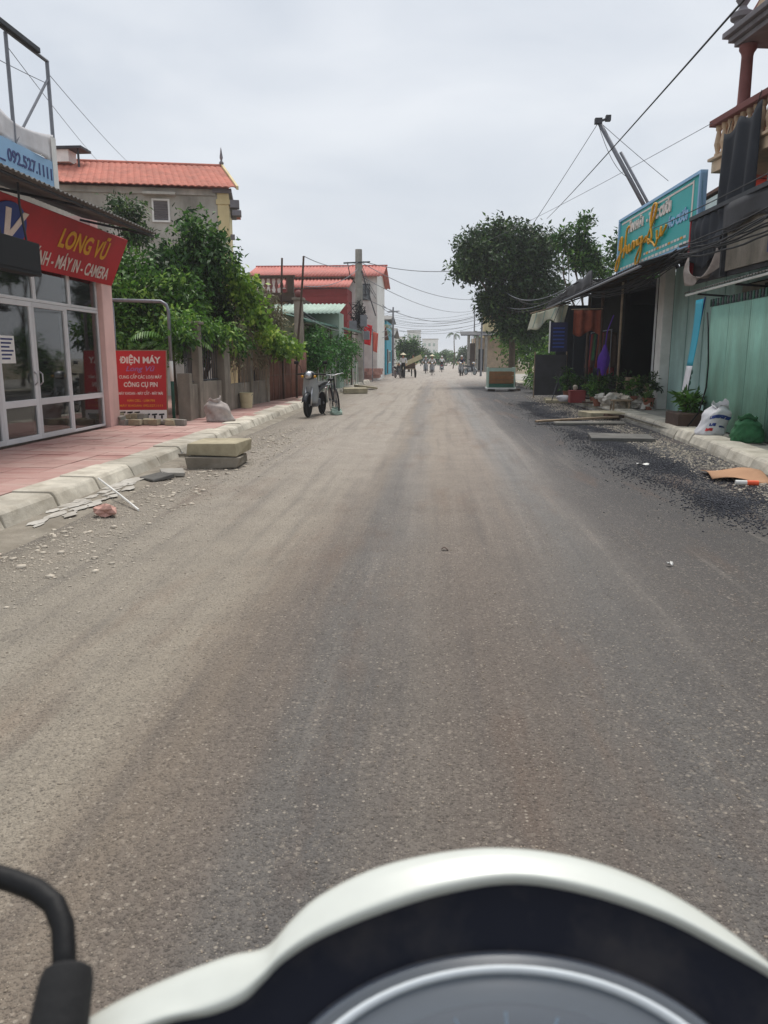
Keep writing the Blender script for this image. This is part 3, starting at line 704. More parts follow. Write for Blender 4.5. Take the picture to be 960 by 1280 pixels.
# painted pipe arch
pa = thing('pipe_arch', 'green and white painted pipe arch beside the red board', 'pipe frame', (-5.28, 15.35, .15))
B().tube([(-5.29, 15.35, .13), (-5.29, 15.35, 1.15)], .035, 8).build('lower_post', M['greensheet'], pa, smooth=True)
B().tube([(-5.29, 15.35, .95), (-5.29, 15.35, 1.35)], .0365, 8).build('painted_band', M['white'], pa, smooth=True)
B().tube([(-5.29, 15.35, 1.15), (-5.29, 15.35, 2.32), (-5.33, 15.35, 2.44), (-5.43, 15.35, 2.5), (-6.4, 15.3, 2.53)], .034, 8).build('upper_pipe', M['steel'], pa, smooth=True)
B().tube([(-6.4, 15.3, .13), (-6.4, 15.3, 2.53)], .034, 8).build('rear_post', M['steel'], pa, smooth=True)

# ------------------------------------------------------------------ grey garden wall with iron panels
gw = thing('garden_wall', 'stained grey garden wall with concrete pillars and iron grilles', 'wall', (-5.1, 18, .15))
def wl_x(y): return -5.12 if y < 21.4 else -5.12 + (y - 21.4) * .11
for i, (y, w, h, d) in enumerate(((15.62, .2, .95, .26), (16.35, .26, 1.95, .26), (18.35, .5, 1.72, .32), (20.95, .3, 1.72, .28), (22.5, .26, 1.6, .26))):
    b = B().bx(wl_x(y) - d / 2, wl_x(y) + d / 2, y - w / 2, y + w / 2, .1, .15 + h)
    p = b.build('pillar', M['mossy'], gw, bevel=.012)
    if i == 1: B().bx(wl_x(y) - d / 2 - .05, wl_x(y) + d / 2 + .05, y - w / 2 - .05, y + w / 2 + .05, .152 + h, .21 + h).build('cap', M['mossy'], p, bevel=.01)
for (y0, y1, h) in ((15.73, 16.18, .72), (16.52, 18.05, .75), (18.65, 20.78, .62), (21.12, 22.36, .62)):
    B().ext([(wl_x(y0) - .09, y0, .1), (wl_x(y0) + .09, y0, .1), (wl_x(y0) + .09, y0, .15 + h), (wl_x(y0) - .09, y0, .15 + h)], (wl_x(y1) - wl_x(y0), y1 - y0, 0)).build('base_wall', M['mossy'], gw, bevel=.008)
for (y0, y1, z0, z1, n, x) in ((15.6, 16.16, .92, 1.78, 6, -5.12), (16.54, 18.04, .93, 1.95, 9, -5.12)):
    rl = B().tube([(x, y0, z0), (x, y1, z0)], .018, 6).tube([(x, y0, z1 - .12), (x, y1, z1 - .12)], .018, 6).build('grille', M['darksteel'], gw)
    for k in range(n):
        y = y0 + .06 + k * (y1 - y0 - .12) / (n - 1)
        B().tube([(x, y, z0), (x, y, z1 - .06), (x, y, z1)], [.011, .011, .002], 5).build('bar', M['darksteel'], rl)
# dry climber hanging over the wall
dv = thing('dry_climber', 'dry brown climber hanging over the grey garden wall', 'climber', (-5.2, 20, 1.9))
b = B(); cq = random.Random(4)
for i in range(70):
    y = cq.uniform(18.6, 22.8); x = wl_x(y) + .1 + cq.uniform(0, .08); z = cq.uniform(1.4, 2.1); L = cq.uniform(.4, 1.25)
    b.tube([(x - .05, y, z), (x + .03, y + cq.uniform(-.1, .1), z - L * .4), (x + cq.uniform(-.03, .06), y + cq.uniform(-.2, .2), z - L)], [.012, .009, .004], 4)
b.build('stem', M['wood'], dv)
leaves('foliage', M['leaf_grey'], dv, [((-5.05, 19.6, 1.6), (.12, .8, .5)), ((-5.0, 21.6, 1.5), (.12, .9, .45)), ((-5.1, 20.5, 2.0), (.3, 1.6, .3))], 2600, .09, 31, .1, droop=.8)
og = thing('hanging_shrub', 'yellow green shrub spilling over the top of the grey garden wall', 'shrub', (-5.4, 18.2, .15))
b = B()
for i in range(5): limb(b, (-5.5, 17.6 + .3 * i, .15), (-5.15, 16.9 + .7 * i, 2.0), .025, .01, 60 + i, .08)
b.build('stem', M['bark'], og); leaves('foliage', M['leaf_mid'], og, [((-5.25, 17.2, 2.05), (.3, .6, .3)), ((-5.1, 18.3, 1.95), (.32, .6, .28)), ((-5.1, 19.4, 1.75), (.28, .7, .35)), ((-5.35, 16.4, 2.2), (.3, .5, .25)), ((-5.2, 15.7, 1.85), (.2, .35, .25))], 3600, .12, 61, .13, droop=.7)
# rusty sheet fence further on
rf = thing('sheet_metal_fence', 'rusty brown sheet metal fence after the grey garden wall', 'fence', (-4.75, 24.5, .15))
for i in range(7):
    y0 = 22.75 + i * .6; x0, x1 = -4.98 + i * .07, -4.98 + (i + 1) * .07; h = 1.5 + .08 * math.sin(i * 2.3)
    B().corr((x0, y0 + .01, .12), (x1 - x0, .58, 0), (.0, 0, h), 4, .018, (1, -.1, 0)).build('sheet', M['rust'], rf, smooth=True, solid=.003)
    B().tube([(x0 - .04, y0, .1), (x0 - .04, y0, 1.72)], .03, 6).build('post', M['brown'], rf)
B().tube([(-5.0, 22.75, .9), (-4.51, 26.95, .9)], .022, 6).build('rail', M['greensheet'], rf)

# sack and bucket on the pavement
def sack(name, label, cat, c, r, rz, m, seed, top=None, group=None, prints=()):
    o = thing(name, label, cat, c, rz, group)
    lean = top or (.12, .0)
    def f(a, q, k_=1.):
        th = 2 * math.pi * a; cx, sy = math.cos(th), math.sin(th)
        cx = math.copysign(abs(cx) ** .72, cx); sy = math.copysign(abs(sy) ** .8, sy)          # squarish, filled sack
        wob = 1 + .07 * math.sin(2 * th + seed + q * 2) + .05 * math.sin(5 * th + q * 7 + seed) + .028 * math.sin(9 * th - q * 17 + seed) + .018 * math.sin(17 * th + q * 23)
        k = (1.04 - .22 * q + .05 * math.sin(q * 9 + seed)) * (1.0 if q > .06 else .86 + 2.3 * q)
        if q > .82: k *= 1 - (q - .82) * 2.2
        k *= wob * k_
        return Vector((r[0] * k * cx + lean[0] * q ** 1.4, r[1] * k * sy + lean[1] * q ** 1.4, r[2] * q * (1 + .06 * math.sin(3 * th + seed))))
    B().grid(f, 36, 24).build('bag', m, o, smooth=True, local=True)
    B().grid(lambda a, q: (f(a, 1.).x + (f(a, 1.).x - lean[0]) * (.15 * math.sin(q * 3)), f(a, 1.).y * (1 + .2 * q), f(a, 1.).z + r[2] * q * (.12 + .10 * math.sin(2 * math.pi * a + seed) + .04 * math.sin(40 * a))), 30, 3).build('mouth', m, o, smooth=True, local=True, solid=.003)
    for nm, pm, a0, a1, q0, q1, sk_ in prints:
        B().grid(lambda a, q: f(a0 + (a1 - a0) * a, q0 + (q1 - q0) * q + sk_ * a, 1.012), 16, 4).build(nm, pm, o, smooth=True, local=True)
    return o
sk = sack('cement_sack', 'pale grey woven sack slumped on the red paving by the garden wall', 'sack', (-4.33, 15.35, .15), (.26, .2, .40), .3, M['sackg'], 2, (-.12, .05))
bk = thing('plastic_bucket', 'dirty cream plastic bucket standing against the garden wall', 'bucket', (-4.84, 19.6, .15))
B().lathe([(.145, 0), (.175, .36), (.185, .365), (.185, .385), (.17, .385), (.165, .365), (.135, .03), (0, .03)], (-4.84, 19.6, .152), 20).build('pail', M['bucket'], bk, smooth='auto')
B().tube([(-4.84 + .18 * math.cos(t), 19.6 - .02 - .1 * math.sin(t), .52 - .09 * math.sin(t)) for t in np.linspace(0, math.pi, 9)], .006, 5).build('handle', M['steel'], bk)

# slabs, stick, rock and covers along the gutter
def slab(label, c, d, rz, m='slab', group=None, jit=.012, seed=1, ry=0, cat='slab', name='concrete_slab'):
    q = random.Random(seed); o = B().box((0, 0, 0), d, jit=jit, r=q).build(name, M[m], bevel=.012); o.location = c; o.rotation_euler = (0, ry, rz); return tag(o, label, cat, group)
slab('lower weathered concrete slab of the stack at the left kerb', (-2.89, 10.0, .075), (.68, .75, .14), .09, 'gutter', seed=2, jit=.025)
slab('upper sandy concrete slab of the stack at the left kerb', (-2.86, 10.06, .245), (.66, .74, .14), -.04, seed=3, jit=.02)
slab('thin dark strip added between the two slabs of the stack', (-2.87, 10.03, .16), (.5, .6, .026), .02, 'darkslab', seed=12)  # added strip, coloured dark to read as the gap between the slabs
slab('pale concrete slab lying by the kerb beyond the parked motorbike', (-3.3, 31.8, .11), (.95, 1.3, .2), .15, seed=4)
slab('thin slab tipped against the kerb far beyond the parked motorbike', (-3.2, 35.5, .12), (.9, 1.0, .1), .3, seed=5, ry=.12)
slab('flat broken slab in front of the slab stack', (-3.2, 9.1, .035), (.28, .4, .05), .4, 'concrete', seed=6, ry=.05)
slab('dark broken slab lying between the stack and the gutter', (-3.25, 8.75, .03), (.3, .28, .04), .9, 'darkslab', seed=7, ry=-.06)
st = B().tube([(-3.53, 7.78, .16), (-3.1, 7.3, .07), (-2.75, 6.86, .015)], .011, 6).build('white_stick', M['white']); tag(pivot(st, (-2.75, 6.86, .0)), 'thin white stick leaning on the left kerb', 'stick')
rk = B().blob((0, 0, .045), (.11, .085, .06), 5, .5, 9, 6, flat=-.04).build('broken_brick', M['brick']); rk.location = (-2.95, 6.62, 0); tag(rk, 'pinkish broken brick lying beside the white plaster spill', 'brick')
for i, (x, y, rz, l) in enumerate(((-3.4, 11.0, .05, 'drain grate lying against the kerb behind the slab stack'),)):
    gr = thing('drain_grate', l, 'grate', (x, y, .03), rz)
    frame = B(); frame.box((0, -.3, .02), (.8, .03, .04)).box((0, .3, .02), (.8, .03, .04)).box((-.4, 0, .021), (.03, .57, .04)).box((.4, 0, .021), (.03, .57, .04)); frame.build('frame', M['gutter'], gr, local=True)
    for k in range(9): B().box((-.34 + k * .085, 0, .02), (.022, .57, .03)).build('bar', M['steel'], gr, local=True)

# ================================================================== LEFT: greenery behind the wall
tree('mango_tree', 'dense glossy dark green tree rising before the grey house', (-6.2, 19.6, .1), [((-5.95, 19.6, 4.2), (.55, .7, .66)), ((-6.75, 19.8, 3.8), (.5, .7, .42)), ((-5.6, 19.5, 3.75), (.62, .8, .6)), ((-6.3, 19.5, 3.5), (.8, .9, .5))], 6800, .15, M['leaf_dark'], M['bark'], .13, 11, clump=.17, droop=.5)
tree('garden_tree', 'broad shady green tree directly behind the garden wall', (-6.9, 17.8, .1), [((-7.3, 18.2, 2.9), (.9, 1, .75)), ((-6.5, 18.0, 2.5), (.85, .8, .65)), ((-7.5, 17.8, 2.0), (.9, .8, .6)), ((-5.95, 18.3, 2.75), (.65, .8, .65)), ((-6.7, 17.3, 1.8), (.8, .6, .55)), ((-7.9, 18.6, 3.6), (.6, .8, .5))], 15000, .13, M['leaf_mid'], M['bark'], .12, 12, clump=.17, droop=.45)
tree('young_tree', 'small thin tree showing above the tin awning against the grey house', (-8.3, 21.5, .1), [((-8.45, 21.5, 5.25), (.42, .45, .42)), ((-8.2, 21.5, 4.7), (.35, .4, .4))], 1800, .13, M['leaf_olive'], M['bark'], .07, 13, clump=.13)
tree('citrus_tree', 'mid green bushy tree filling the garden behind the iron grilles', (-6.3, 20.6, .1), [((-5.9, 20.4, 2.7), (.7, .7, .6)), ((-5.5, 20.9, 2.2), (.5, .7, .6)), ((-6.2, 20.2, 1.9), (.7, .6, .6)), ((-5.55, 20.0, 3.1), (.45, .5, .45))], 7000, .12, M['leaf_olive'], M['bark'], .09, 14, clump=.15)
vn = thing('flowering_vine', 'bright lime green vine spilling over the garden wall', 'vine', (-5.2, 20.2, .15))
b = B(); limb(b, (-5.25, 20.2, .1), (-5.15, 20.1, 3.4), .035, .02, 5, .04); limb(b, (-5.15, 20.1, 3.4), (-4.35, 21.6, 2.0), .02, .01, 6, .1); b.build('stem', M['bark'], vn, smooth=True)
leaves('foliage', M['leaf_lime'], vn, [((-5.15, 19.9, 3.55), (.32, .4, .26)), ((-4.95, 20.1, 3.15), (.3, .4, .35)), ((-4.8, 20.4, 2.7), (.28, .4, .4)), ((-4.65, 20.7, 2.25), (.25, .5, .35)), ((-4.6, 21.4, 1.95), (.25, .7, .22)), ((-4.55, 22.6, 1.75), (.22, .9, .25)), ((-4.45, 24.2, 1.7), (.2, .9, .2))], 4600, .12, 41, .12, droop=.7, aspect=.75)
v2 = thing('grey_creeper', 'dull grey green creeper hanging beside the lime green vine', 'creeper', (-4.9, 22.2, .15))
b = B(); limb(b, (-5.3, 22.3, .1), (-5.0, 22.3, 3.0), .03, .02, 5, .04); b.build('stem', M['bark'], v2)
leaves('foliage', M['leaf_grey'], v2, [((-4.95, 22.1, 3.1), (.32, .5, .32)), ((-4.75, 22.5, 2.5), (.3, .5, .45)), ((-4.8, 23.2, 2.1), (.25, .6, .3))], 2600, .1, 43, .12, droop=.8)
def palm(name, label, base, h, n, L, m, seed, arch=.9, r=.08, group=None):
    t = thing(name, label, 'palm', base, group=group); g = random.Random(seed); base = Vector(base); top = base + Vector((g.uniform(-.1, .1), g.uniform(-.1, .1), h))
    b = B(); limb(b, base, top, r, r * .7, seed, .03, 8, 8); b.build('trunk', M['bark'], t, smooth=True)
    for i in range(n):
        az = 2 * math.pi * i / n + g.uniform(-.2, .2); el = g.uniform(.3, 1.25); d = Vector((math.cos(az), math.sin(az), 0)); LL = L * g.uniform(.8, 1.1)
        pts = []; p = top.copy(); e = el
        for k in range(11):
            pts.append(p.copy()); p = p + (d * math.cos(e) + Vector((0, 0, math.sin(e)))) * (LL / 10); e -= arch * 2.0 / 10
        V = []; tone = []; sd = d.cross(Vector((0, 0, 1)))
        for k in range(1, 10):
            for s2 in (-1, 1):
                for off in (0, .5):
                    q = pts[k].lerp(pts[k + 1], off); w = LL * .30 * math.sin(math.pi * (k + off + .6) / 11.5)
                    dr = (sd * s2 + (pts[k + 1] - pts[k]).normalized() * .6 - Vector((0, 0, .55))).normalized()
                    tip = q + dr * w; wd = (pts[k + 1] - pts[k]).normalized() * LL * .018
                    V += [q - wd, q + wd, q.lerp(tip, .6) + wd + Vector((0, 0, w * .06)), tip]; tone.append(g.uniform(.2, .8))
        inv = wmat(t).inverted(); V = np.array([inv @ x for x in V]); fast('frond', V, np.arange(len(V)).reshape(-1, 4), m, t, tone)
    return t
palm('areca_palm', 'feathery small palm leaning over the iron grille of the garden wall', (-5.75, 17.0, .1), 1.5, 13, 1.1, M['leaf_mid'], 3, 1.0, .05)
bh = thing('leafy_bush', 'round bright green bush between the rusty fence and the picket fence', 'bush', (-4.7, 28.4, .1))
b = B()
for i in range(6): limb(b, (-4.7 + .05 * i, 28.4, .1), (-4.9 + .2 * i, 28.2 + .2 * i, 1.7), .03, .01, i, .1)
b.build('stem', M['bark'], bh); leaves('foliage', M['leaf_bush'], bh, [((-4.7, 28.2, 1.75), (.55, .8, .65)), ((-4.45, 29.2, 1.5), (.5, .8, .6)), ((-4.95, 27.9, 1.2), (.4, .7, .5)), ((-4.5, 28.6, 2.2), (.4, .6, .3))], 6500, .13, 51, .15)
bh = thing('hedge_shrub', 'darker green shrub growing under the green canopy behind the pickets', 'bush', (-4.5, 33, .1))
b = B()
for i in range(6): limb(b, (-4.5, 32.6 + .15 * i, .1), (-4.5, 31.8 + .5 * i, 1.7), .03, .01, i, .1)
b.build('stem', M['bark'], bh); leaves('foliage', M['leaf_bush'], bh, [((-4.4, 31.3, 1.7), (.45, .9, .6)), ((-4.2, 33.4, 1.8), (.5, 1.2, .6)), ((-4.05, 35.6, 1.9), (.45, 1.0, .5)), ((-4.2, 33.8, 1.1), (.35, 1.5, .5))], 6000, .13, 52, .16)

# ------------------------------------------------------------------ grey house with terracotta roof
gh = thing('grey_house', 'tall grey rendered house with a terracotta tiled roof and cream front edge', 'house', (-7.05, 27, -.12), R(12.5))
def H(parent, name, m, b, **k): return b.build(name, m, parent, local=True, **k)
H(gh, 'wall', M['wallgrey'], B().bx(-9, -.36, 0, 5, 0, 7.08))
H(gh, 'front_pilaster', M['cream'], B().bx(-.355, .02, -.03, .5, 0, 6.95).bx(-.4, .06, -.06, .54, 4.2, 4.32).bx(-.4, .06, -.06, .54, 6.6, 6.75))
H(gh, 'front_wall', M['cream'], B().bx(-.355, -.06, .51, 5, 0, 7.07))
for z in (3.6, 6.95): H(gh, 'front_cornice', M['greystone'], B().bx(-.5, .12, -.12, 5.1, z, z + .14))
H(gh, 'eave_band', M['wallgrey'], B().bx(-9.1, -.42, -.06, -.001, 6.86, 7.05))
def tile_roof(parent, x0, x1, y0, y1, z0, z1, m, cols, rows, hip=0):
    b = B()
    def f(a, c):
        r = c * rows; fr = r - math.floor(r); y = y0 + (y1 - y0) * c; z = z0 + (z1 - z0) * c
        x = x0 + (x1 - hip * c - x0) * a
        return (x, y, z + .035 * (1 - fr) * (1 if c < 1 else 0) + .03 * abs(math.sin(a * cols * math.pi)))
    b.grid(f, cols * 4, rows * 2); o = H(parent, 'roof', m, b, solid=.03); return o
gr_ = tile_roof(gh, -9.3, .28, -.35, 2.4, 7.04, 8.3, M['rooftile'], 44, 14, .6)
H(gh, 'roof_back', M['rooftile'], B().ext([(-9.3, 2.42, 8.28), (-.32, 2.42, 8.28), (.28, 5.3, 7.0), (-9.3, 5.3, 7.0)], (0, 0, .06)))
H(gh, 'ridge', M['rooftile'], B().tube([(-9.3, 2.42, 8.33), (-.3, 2.42, 8.33)], .09, 8), smooth=True)
H(gh, 'verge', M['cream'], B().ext([(.30, -.4, 7.0), (-.3, 2.4, 8.28), (-.3, 2.4, 8.42), (.30, -.4, 7.12)], (.07, .02, 0)))
H(gh, 'finial', M['greystone'], B().lathe([(.05, 0), (.09, .08), (.03, .16), (.06, .26), (.008, .6)], (-.28, 2.42, 8.38), 10))
wq = H(gh, 'window', M['white'], B().bx(-2.5, -2.44, -.05, .02, 5.98, 6.72).bx(-1.98, -1.92, -.05, .02, 5.98, 6.72).bx(-2.44, -1.98, -.049, .02, 5.98, 6.04).bx(-2.44, -1.98, -.049, .02, 6.66, 6.72))
for k in range(8): H(wq, 'louvre', M['steel'], B().box((-2.21, -.02, 6.08 + k * .075), (.45, .02, .06), rx=.5))
H(gh, 'window_hood', M['wallgrey'], B().bx(-2.75, -1.7, -.28, -.001, 6.82, 6.9))
for z, x in ((5.6, .1), (4.6, .1), (6.3, .12)): H(gh, 'wall_lamp', M['greystone'], B().box((x, .3, z), (.14, .2, .16)))
H(gh, 'bracket', M['greystone'], B().bx(.061, .36, -.1, .3, 6.5, 6.74).bx(.12, .42, -.1, .3, 6.25, 6.42))
tk = thing('roof_rack', 'small dark rack with a white tank at the far roof end of the grey house', 'tank', (-13.2, 27, 8.2))
B().tube([(-13.4, 27.4, 8.2), (-13.4, 27.4, 9.0)], .04).build('leg', M['darksteel'], tk); B().tube([(-12.3, 27.4, 8.2), (-12.3, 27.4, 9.0)], .04).build('leg', M['darksteel'], tk); B().bx(-13.6, -12.1, 27.2, 28, 8.9, 8.98).build('platform', M['darksteel'], tk); B().bx(-13.2, -12.6, 27.3, 27.9, 8.5, 8.89).build('tank', M['white'], tk)
tk.location.z -= .5

# ------------------------------------------------------------------ brown balcony house
bh_ = thing('balcony_house', 'brown house with a dark balustraded balcony behind the gate pillar', 'house', (-8, 36, 0))
B().bx(-10, -6.7, 36.0, 41, 0, 3.94).build('wall', M['tanstone'], bh_); B().bx(-10, -6.4, 35.4, 36.59, 3.95, 4.3).build('balcony_slab', M['brown'], bh_)
B().bx(-10, -6.35, 35.36, 35.52, 4.92, 5.05).build('balcony_rail', M['brown'], bh_)
for k in range(13): B().lathe([(.06, 0), (.06, .05), (.035, .12), (.085, .3), (.04, .5), (.06, .58), (.06, .62)], (-9.6 + k * .24, 35.44, 4.3), 8).build('baluster', M['maroonstone'], bh_, smooth=True)
for x in (-9.85, -6.55): B().bx(x - .13, x + .13, 35.34, 35.6, 4.3, 4.92).build('newel', M['brown'], bh_)
for x in (-9.5, -6.6): B().bx(x - .12, x + .12, 35.5, 35.74, 0, 3.95).build('column', M['brown'], bh_)
B().bx(-10, -6.4, 36.6, 41, 3.95, 4.2).build('terrace', M['brown'], bh_); B().bx(-8.6, -7.7, 35.94, 35.999, .2, 2.3).build('doorway', M['dark'], bh_)

# ------------------------------------------------------------------ red-roofed house behind it
rh = thing('red_roof_house', 'white house with long red tin roof and oxblood lean-to behind the utility pole', 'house', (-7.5, 50, 0))
B().bx(-11.6, -3.75, 50, 57, 0, 6.5).build('wall', M['white'], rh)
B().corr((-12.1, 49.5, 6.42), (8.75, 0, 0), (0, 3.7, 1.02), 40, .03, (0, -.2, 1), 4).build('roof', M['redtin'], rh, smooth=True, solid=.02)
B().corr((-12.1, 53.25, 7.42), (8.75, 0, 0), (0, 4.2, -1.1), 40, .03, (0, .2, 1), 4).build('roof_back', M['redtin'], rh, smooth=True, solid=.02)
B().bx(-12.15, -3.3, 53.1, 53.35, 7.42, 7.5).build('ridge_cap', M['redtin'], rh)
B().ext([(-3.75, 50.02, 6.5), (-3.75, 56.98, 6.5), (-3.75, 53.2, 7.35)], (-.1, 0, 0)).build('gable', M['white'], rh)
B().bx(-9.3, -5.35, 47.4, 49.98, 0, 5.5).build('lean_to_wall', M['redwall'], rh)
for k in range(6): B().bx(-9.3, -5.3, 47.34, 47.399, 3.2 + k * .38, 3.26 + k * .38).build('cladding_batten', M['redwall'], rh)
B().corr((-9.6, 47.1, 5.55), (4.4, 0, 0), (0, 2.9, .8), 20, .03, (0, -.2, 1), 4).build('lean_to_roof', M['redtin'], rh, smooth=True, solid=.02)
wv = B().bx(-4.75, -4.2, 49.93, 50.01, 5.0, 6.0).build('window', M['darksteel'], rh)
for k in range(3):
    for j in range(2): B().bx(-4.7 + j * .25, -4.52 + j * .25, 49.915, 49.932, 5.06 + k * .31, 5.3 + k * .31).build('pane', M['winglass'], wv)

# ------------------------------------------------------------------ sheds, canopy, posts
cp = thing('street_canopy', 'dark green sheet canopy over the pickets along the left pavement', 'canopy', (-4.4, 33, .1))
cn = B(); cn.corr((-4.55, 27, 2.72), (.75, 13, 0), (-2.0, 0, .5), 60, .02, (.2, 0, 1), 4); cn.build('sheet', M['greensheet'], cp, smooth=True, solid=.006)
B().tube([(-4.53, 27, 2.68), (-3.8, 40, 2.68)], .04, 6).build('edge_pole', M['greensheet'], cp); B().tube([(-4.8, 27.2, 2.6), (-4.0, 40, 2.58)], .03, 6).build('inner_pole', M['brown'], cp)
for (x, y) in ((-4.62, 27.2), (-4.3, 32), (-4.0, 37)): B().tube([(x, y, .1), (x, y, 2.72)], .04, 6).build('post', M['brown'], cp)
ps = thing('pale_green_shed', 'pale green sheet roofed shed behind the green canopy', 'shed', (-5.8, 33, 0))
B().corr((-7.3, 32.4, 3.22), (3.3, 0, 0), (0, 2.6, .55), 18, .025, (0, -.2, 1), 4).build('roof', M['palegreen'], ps, smooth=True, solid=.006); B().bx(-7.2, -4.1, 33.2, 34.8, 0, 3.3).build('wall', M['palegreen'], ps)
for i, (p, q_, l, s) in enumerate((((-4.78, 24.2, .1), (-4.72, 24.2, 4.4), 'thin wooden post standing straight behind the rusty fence', .038), ((-4.5, 25.0, .1), (-4.12, 24.6, 4.5), 'thin wooden post leaning right behind the rusty fence', .04))):
    o = B(); limb(o, p, q_, s, s * .8, i + 3, .015, 7); o = o.build('wooden_post', M['brown'], smooth=True); tag(pivot(o, p), l, 'post', 'wooden posts behind the rusty fence')
gpz = thing('gate_pillar', 'slim grey gate pillar with a ball on top beyond the rusty fence', 'pillar', (-4.72, 26.95, .1))
B().bx(-4.86, -4.58, 26.8, 27.08, .1, 3.35).build('shaft', M['mossy'], gpz, bevel=.01); B().bx(-4.92, -4.52, 26.74, 27.14, 3.352, 3.43).build('cap', M['mossy'], gpz, bevel=.01); B().blob((-4.72, 26.94, 3.56), (.13, .13, .13), 1, 0).build('ball', M['maroonstone'], gpz, smooth=True)
B().tube([(-4.65, 27.1, 3.0), (-4.25, 27.6, 2.72)], .03, 6).build('stay', M['darksteel'], gpz)
pk = thing('picket_fence', 'pale weathered picket fence along the pavement below the canopy', 'fence', (-4.2, 33, .15))
for k in range(26):
    y = 29.0 + k * .42; x = -4.38 + (y - 29) * .04; h = 1.25 + .12 * math.sin(k * 1.7)
    B().box((x, y, .12 + h / 2), (.035, .1, h), ry=.03 * math.sin(k * 2.9)).build('picket', M['palegreen'] if k % 3 else M['white'], pk)
for z in (.45, 1.1): B().tube([(-4.42, 28.9, z), (-3.98, 39.8, z)], .022, 5).build('rail', M['wood'], pk)

# ------------------------------------------------------------------ utility pole and its boxes
up_ = thing('utility_pole', 'thick grey concrete utility pole with boxes and cables on the left', 'utility pole', (-4.12, 42, .1))
B().tube([(-4.12, 42, .0), (-4.12, 42, 7.0)], [.23, .18], 12).build('pole', M['concrete'], up_, smooth='auto')
B().box((-3.85, 41.75, 3.35), (.35, .3, .6)).build('meter_box', M['steel'], up_, bevel=.02); B().box((-4.4, 41.7, 3.1), (.4, .3, .5)).build('meter_box', M['steel'], up_, bevel=.02); B().box((-3.7, 41.8, 2.6), (.3, .3, .45)).build('meter_box', M['steel'], up_, bevel=.02)
B().tube([(-4.9, 41.8, 6.3), (-3.5, 41.8, 6.35)], .04, 6).build('crossarm', M['darksteel'], up_); B().tube([(-4.7, 41.8, 6.35), (-4.55, 41.8, 5.6), (-4.3, 41.8, 5.3)], .025, 6).build('insulator_lead', M['black'], up_); B().tube([(-3.95, 41.8, 5.9), (-3.2, 41.6, 3.6)], .03, 6).build('stay_rod', M['darksteel'], up_)
for k in range(7):
    q0 = random.Random(k); c = [(-4.12 + q0.uniform(-.5, .6) * math.sin(t * 3), 41.72, 3.0 + q0.uniform(0, .5) + .4 * math.sin(t * 2 + k) + t * .12) for t in np.linspace(0, 6, 14)]
    B().tube(c, .022, 4).build('cable_loop', M['cabl'], up_)

# ------------------------------------------------------------------ further along the left side
for i, (x, y, z, l) in enumerate(((-3.95, 46.0, 3.4, 'bright red cloth banner hanging by the far utility pole'), (-3.55, 47.5, 3.0, 'smaller pinkish red banner beside the bright red one'))):
    o = thing('hanging_banner', l, 'banner', (x, y, .1)); B().tube([(x - .3, y, .0), (x - .3, y, z + .15)], .025, 6).build('staff', M['steel'], o)
    B().grid(lambda a, c: (x - .29 + (.5 if i == 0 else .34) * a * (1 - .2 * c), y + .06 * math.sin(a * 9 + c * 2), z - 1.15 * c - .12 * a), 10, 8).build('cloth', M['flag'] if i == 0 else M['salmon'], o, smooth=True, solid=.004)
def small_house(name, label, x0, x1, y0, y1, h, wm, rm, seed, rise=.9, out=.4):
    t = thing(name, label, 'house', ((x0 + x1) / 2, y0, 0)); B().bx(x0, x1, y0, y1, 0, h).build('wall', wm, t)
    ym = (y0 + y1) / 2
    B().ext([(x0 - out, y0 - out, h), (x0 - out, ym, h + rise), (x0 - out, y1 + out, h), (x0 - out, y1 + out, h + .1), (x0 - out, ym, h + rise + .12), (x0 - out, y0 - out, h + .1)], (x1 - x0 + 2 * out, 0, 0)).build('roof', rm, t)
    sx = x1 if x1 < 0 else x0; sg = 1 if x1 < 0 else -1
    d_ = B().bx(sx - .02, sx + .05 * sg, y0 + .8, y0 + 1.8, .1, 2.2).build('door', M['brown'], t); B().bx(sx + .04 * sg, sx + .09 * sg, y0 + 1.66, y0 + 1.72, 1.0, 1.2).build('handle', M['steel'], d_)
    for k in range(2):
        w_ = B().bx(sx - .02, sx + .05 * sg, y0 + 2.5 + k * 1.8, y0 + 3.6 + k * 1.8, 1.0, 2.1).build('window', M['white'], t); B().bx(sx + .051 * sg, sx + .06 * sg, y0 + 2.6 + k * 1.8, y0 + 3.5 + k * 1.8, 1.1, 2.0).build('pane', M['winglass'], w_)
    xm = (x0 + x1) / 2; w_ = B().bx(xm - .6, xm + .6, y0 - .05, y0 + .02, h - 1.7, h - .6).build('window', M['white'], t); B().bx(xm - .5, xm + .5, y0 - .06, y0 - .051, h - 1.6, h - .7).build('pane', M['winglass'], w_)
    return t
small_house('roadside_house', 'low faded pink house beyond the red banners on the left', -9, -4.4, 58.5, 66, 2.9, M['pinkwall'], M['rust'], 1)
small_house('roadside_house', 'small turquoise two-storey house behind the far left pole', -9, -4.3, 68, 76, 4.6, M['turq'], M['tin'], 2, .5)
small_house('roadside_house', 'white house with grey roof far down the left side', -10, -4.6, 80, 90, 3.6, M['white'], M['tin'], 3)
bp = random.Random(6)
bs_ = B().box((0, 0, 0), (.42, .2, .2)).mesh('hollow_brick'); bs_.materials.append(M['brick'])
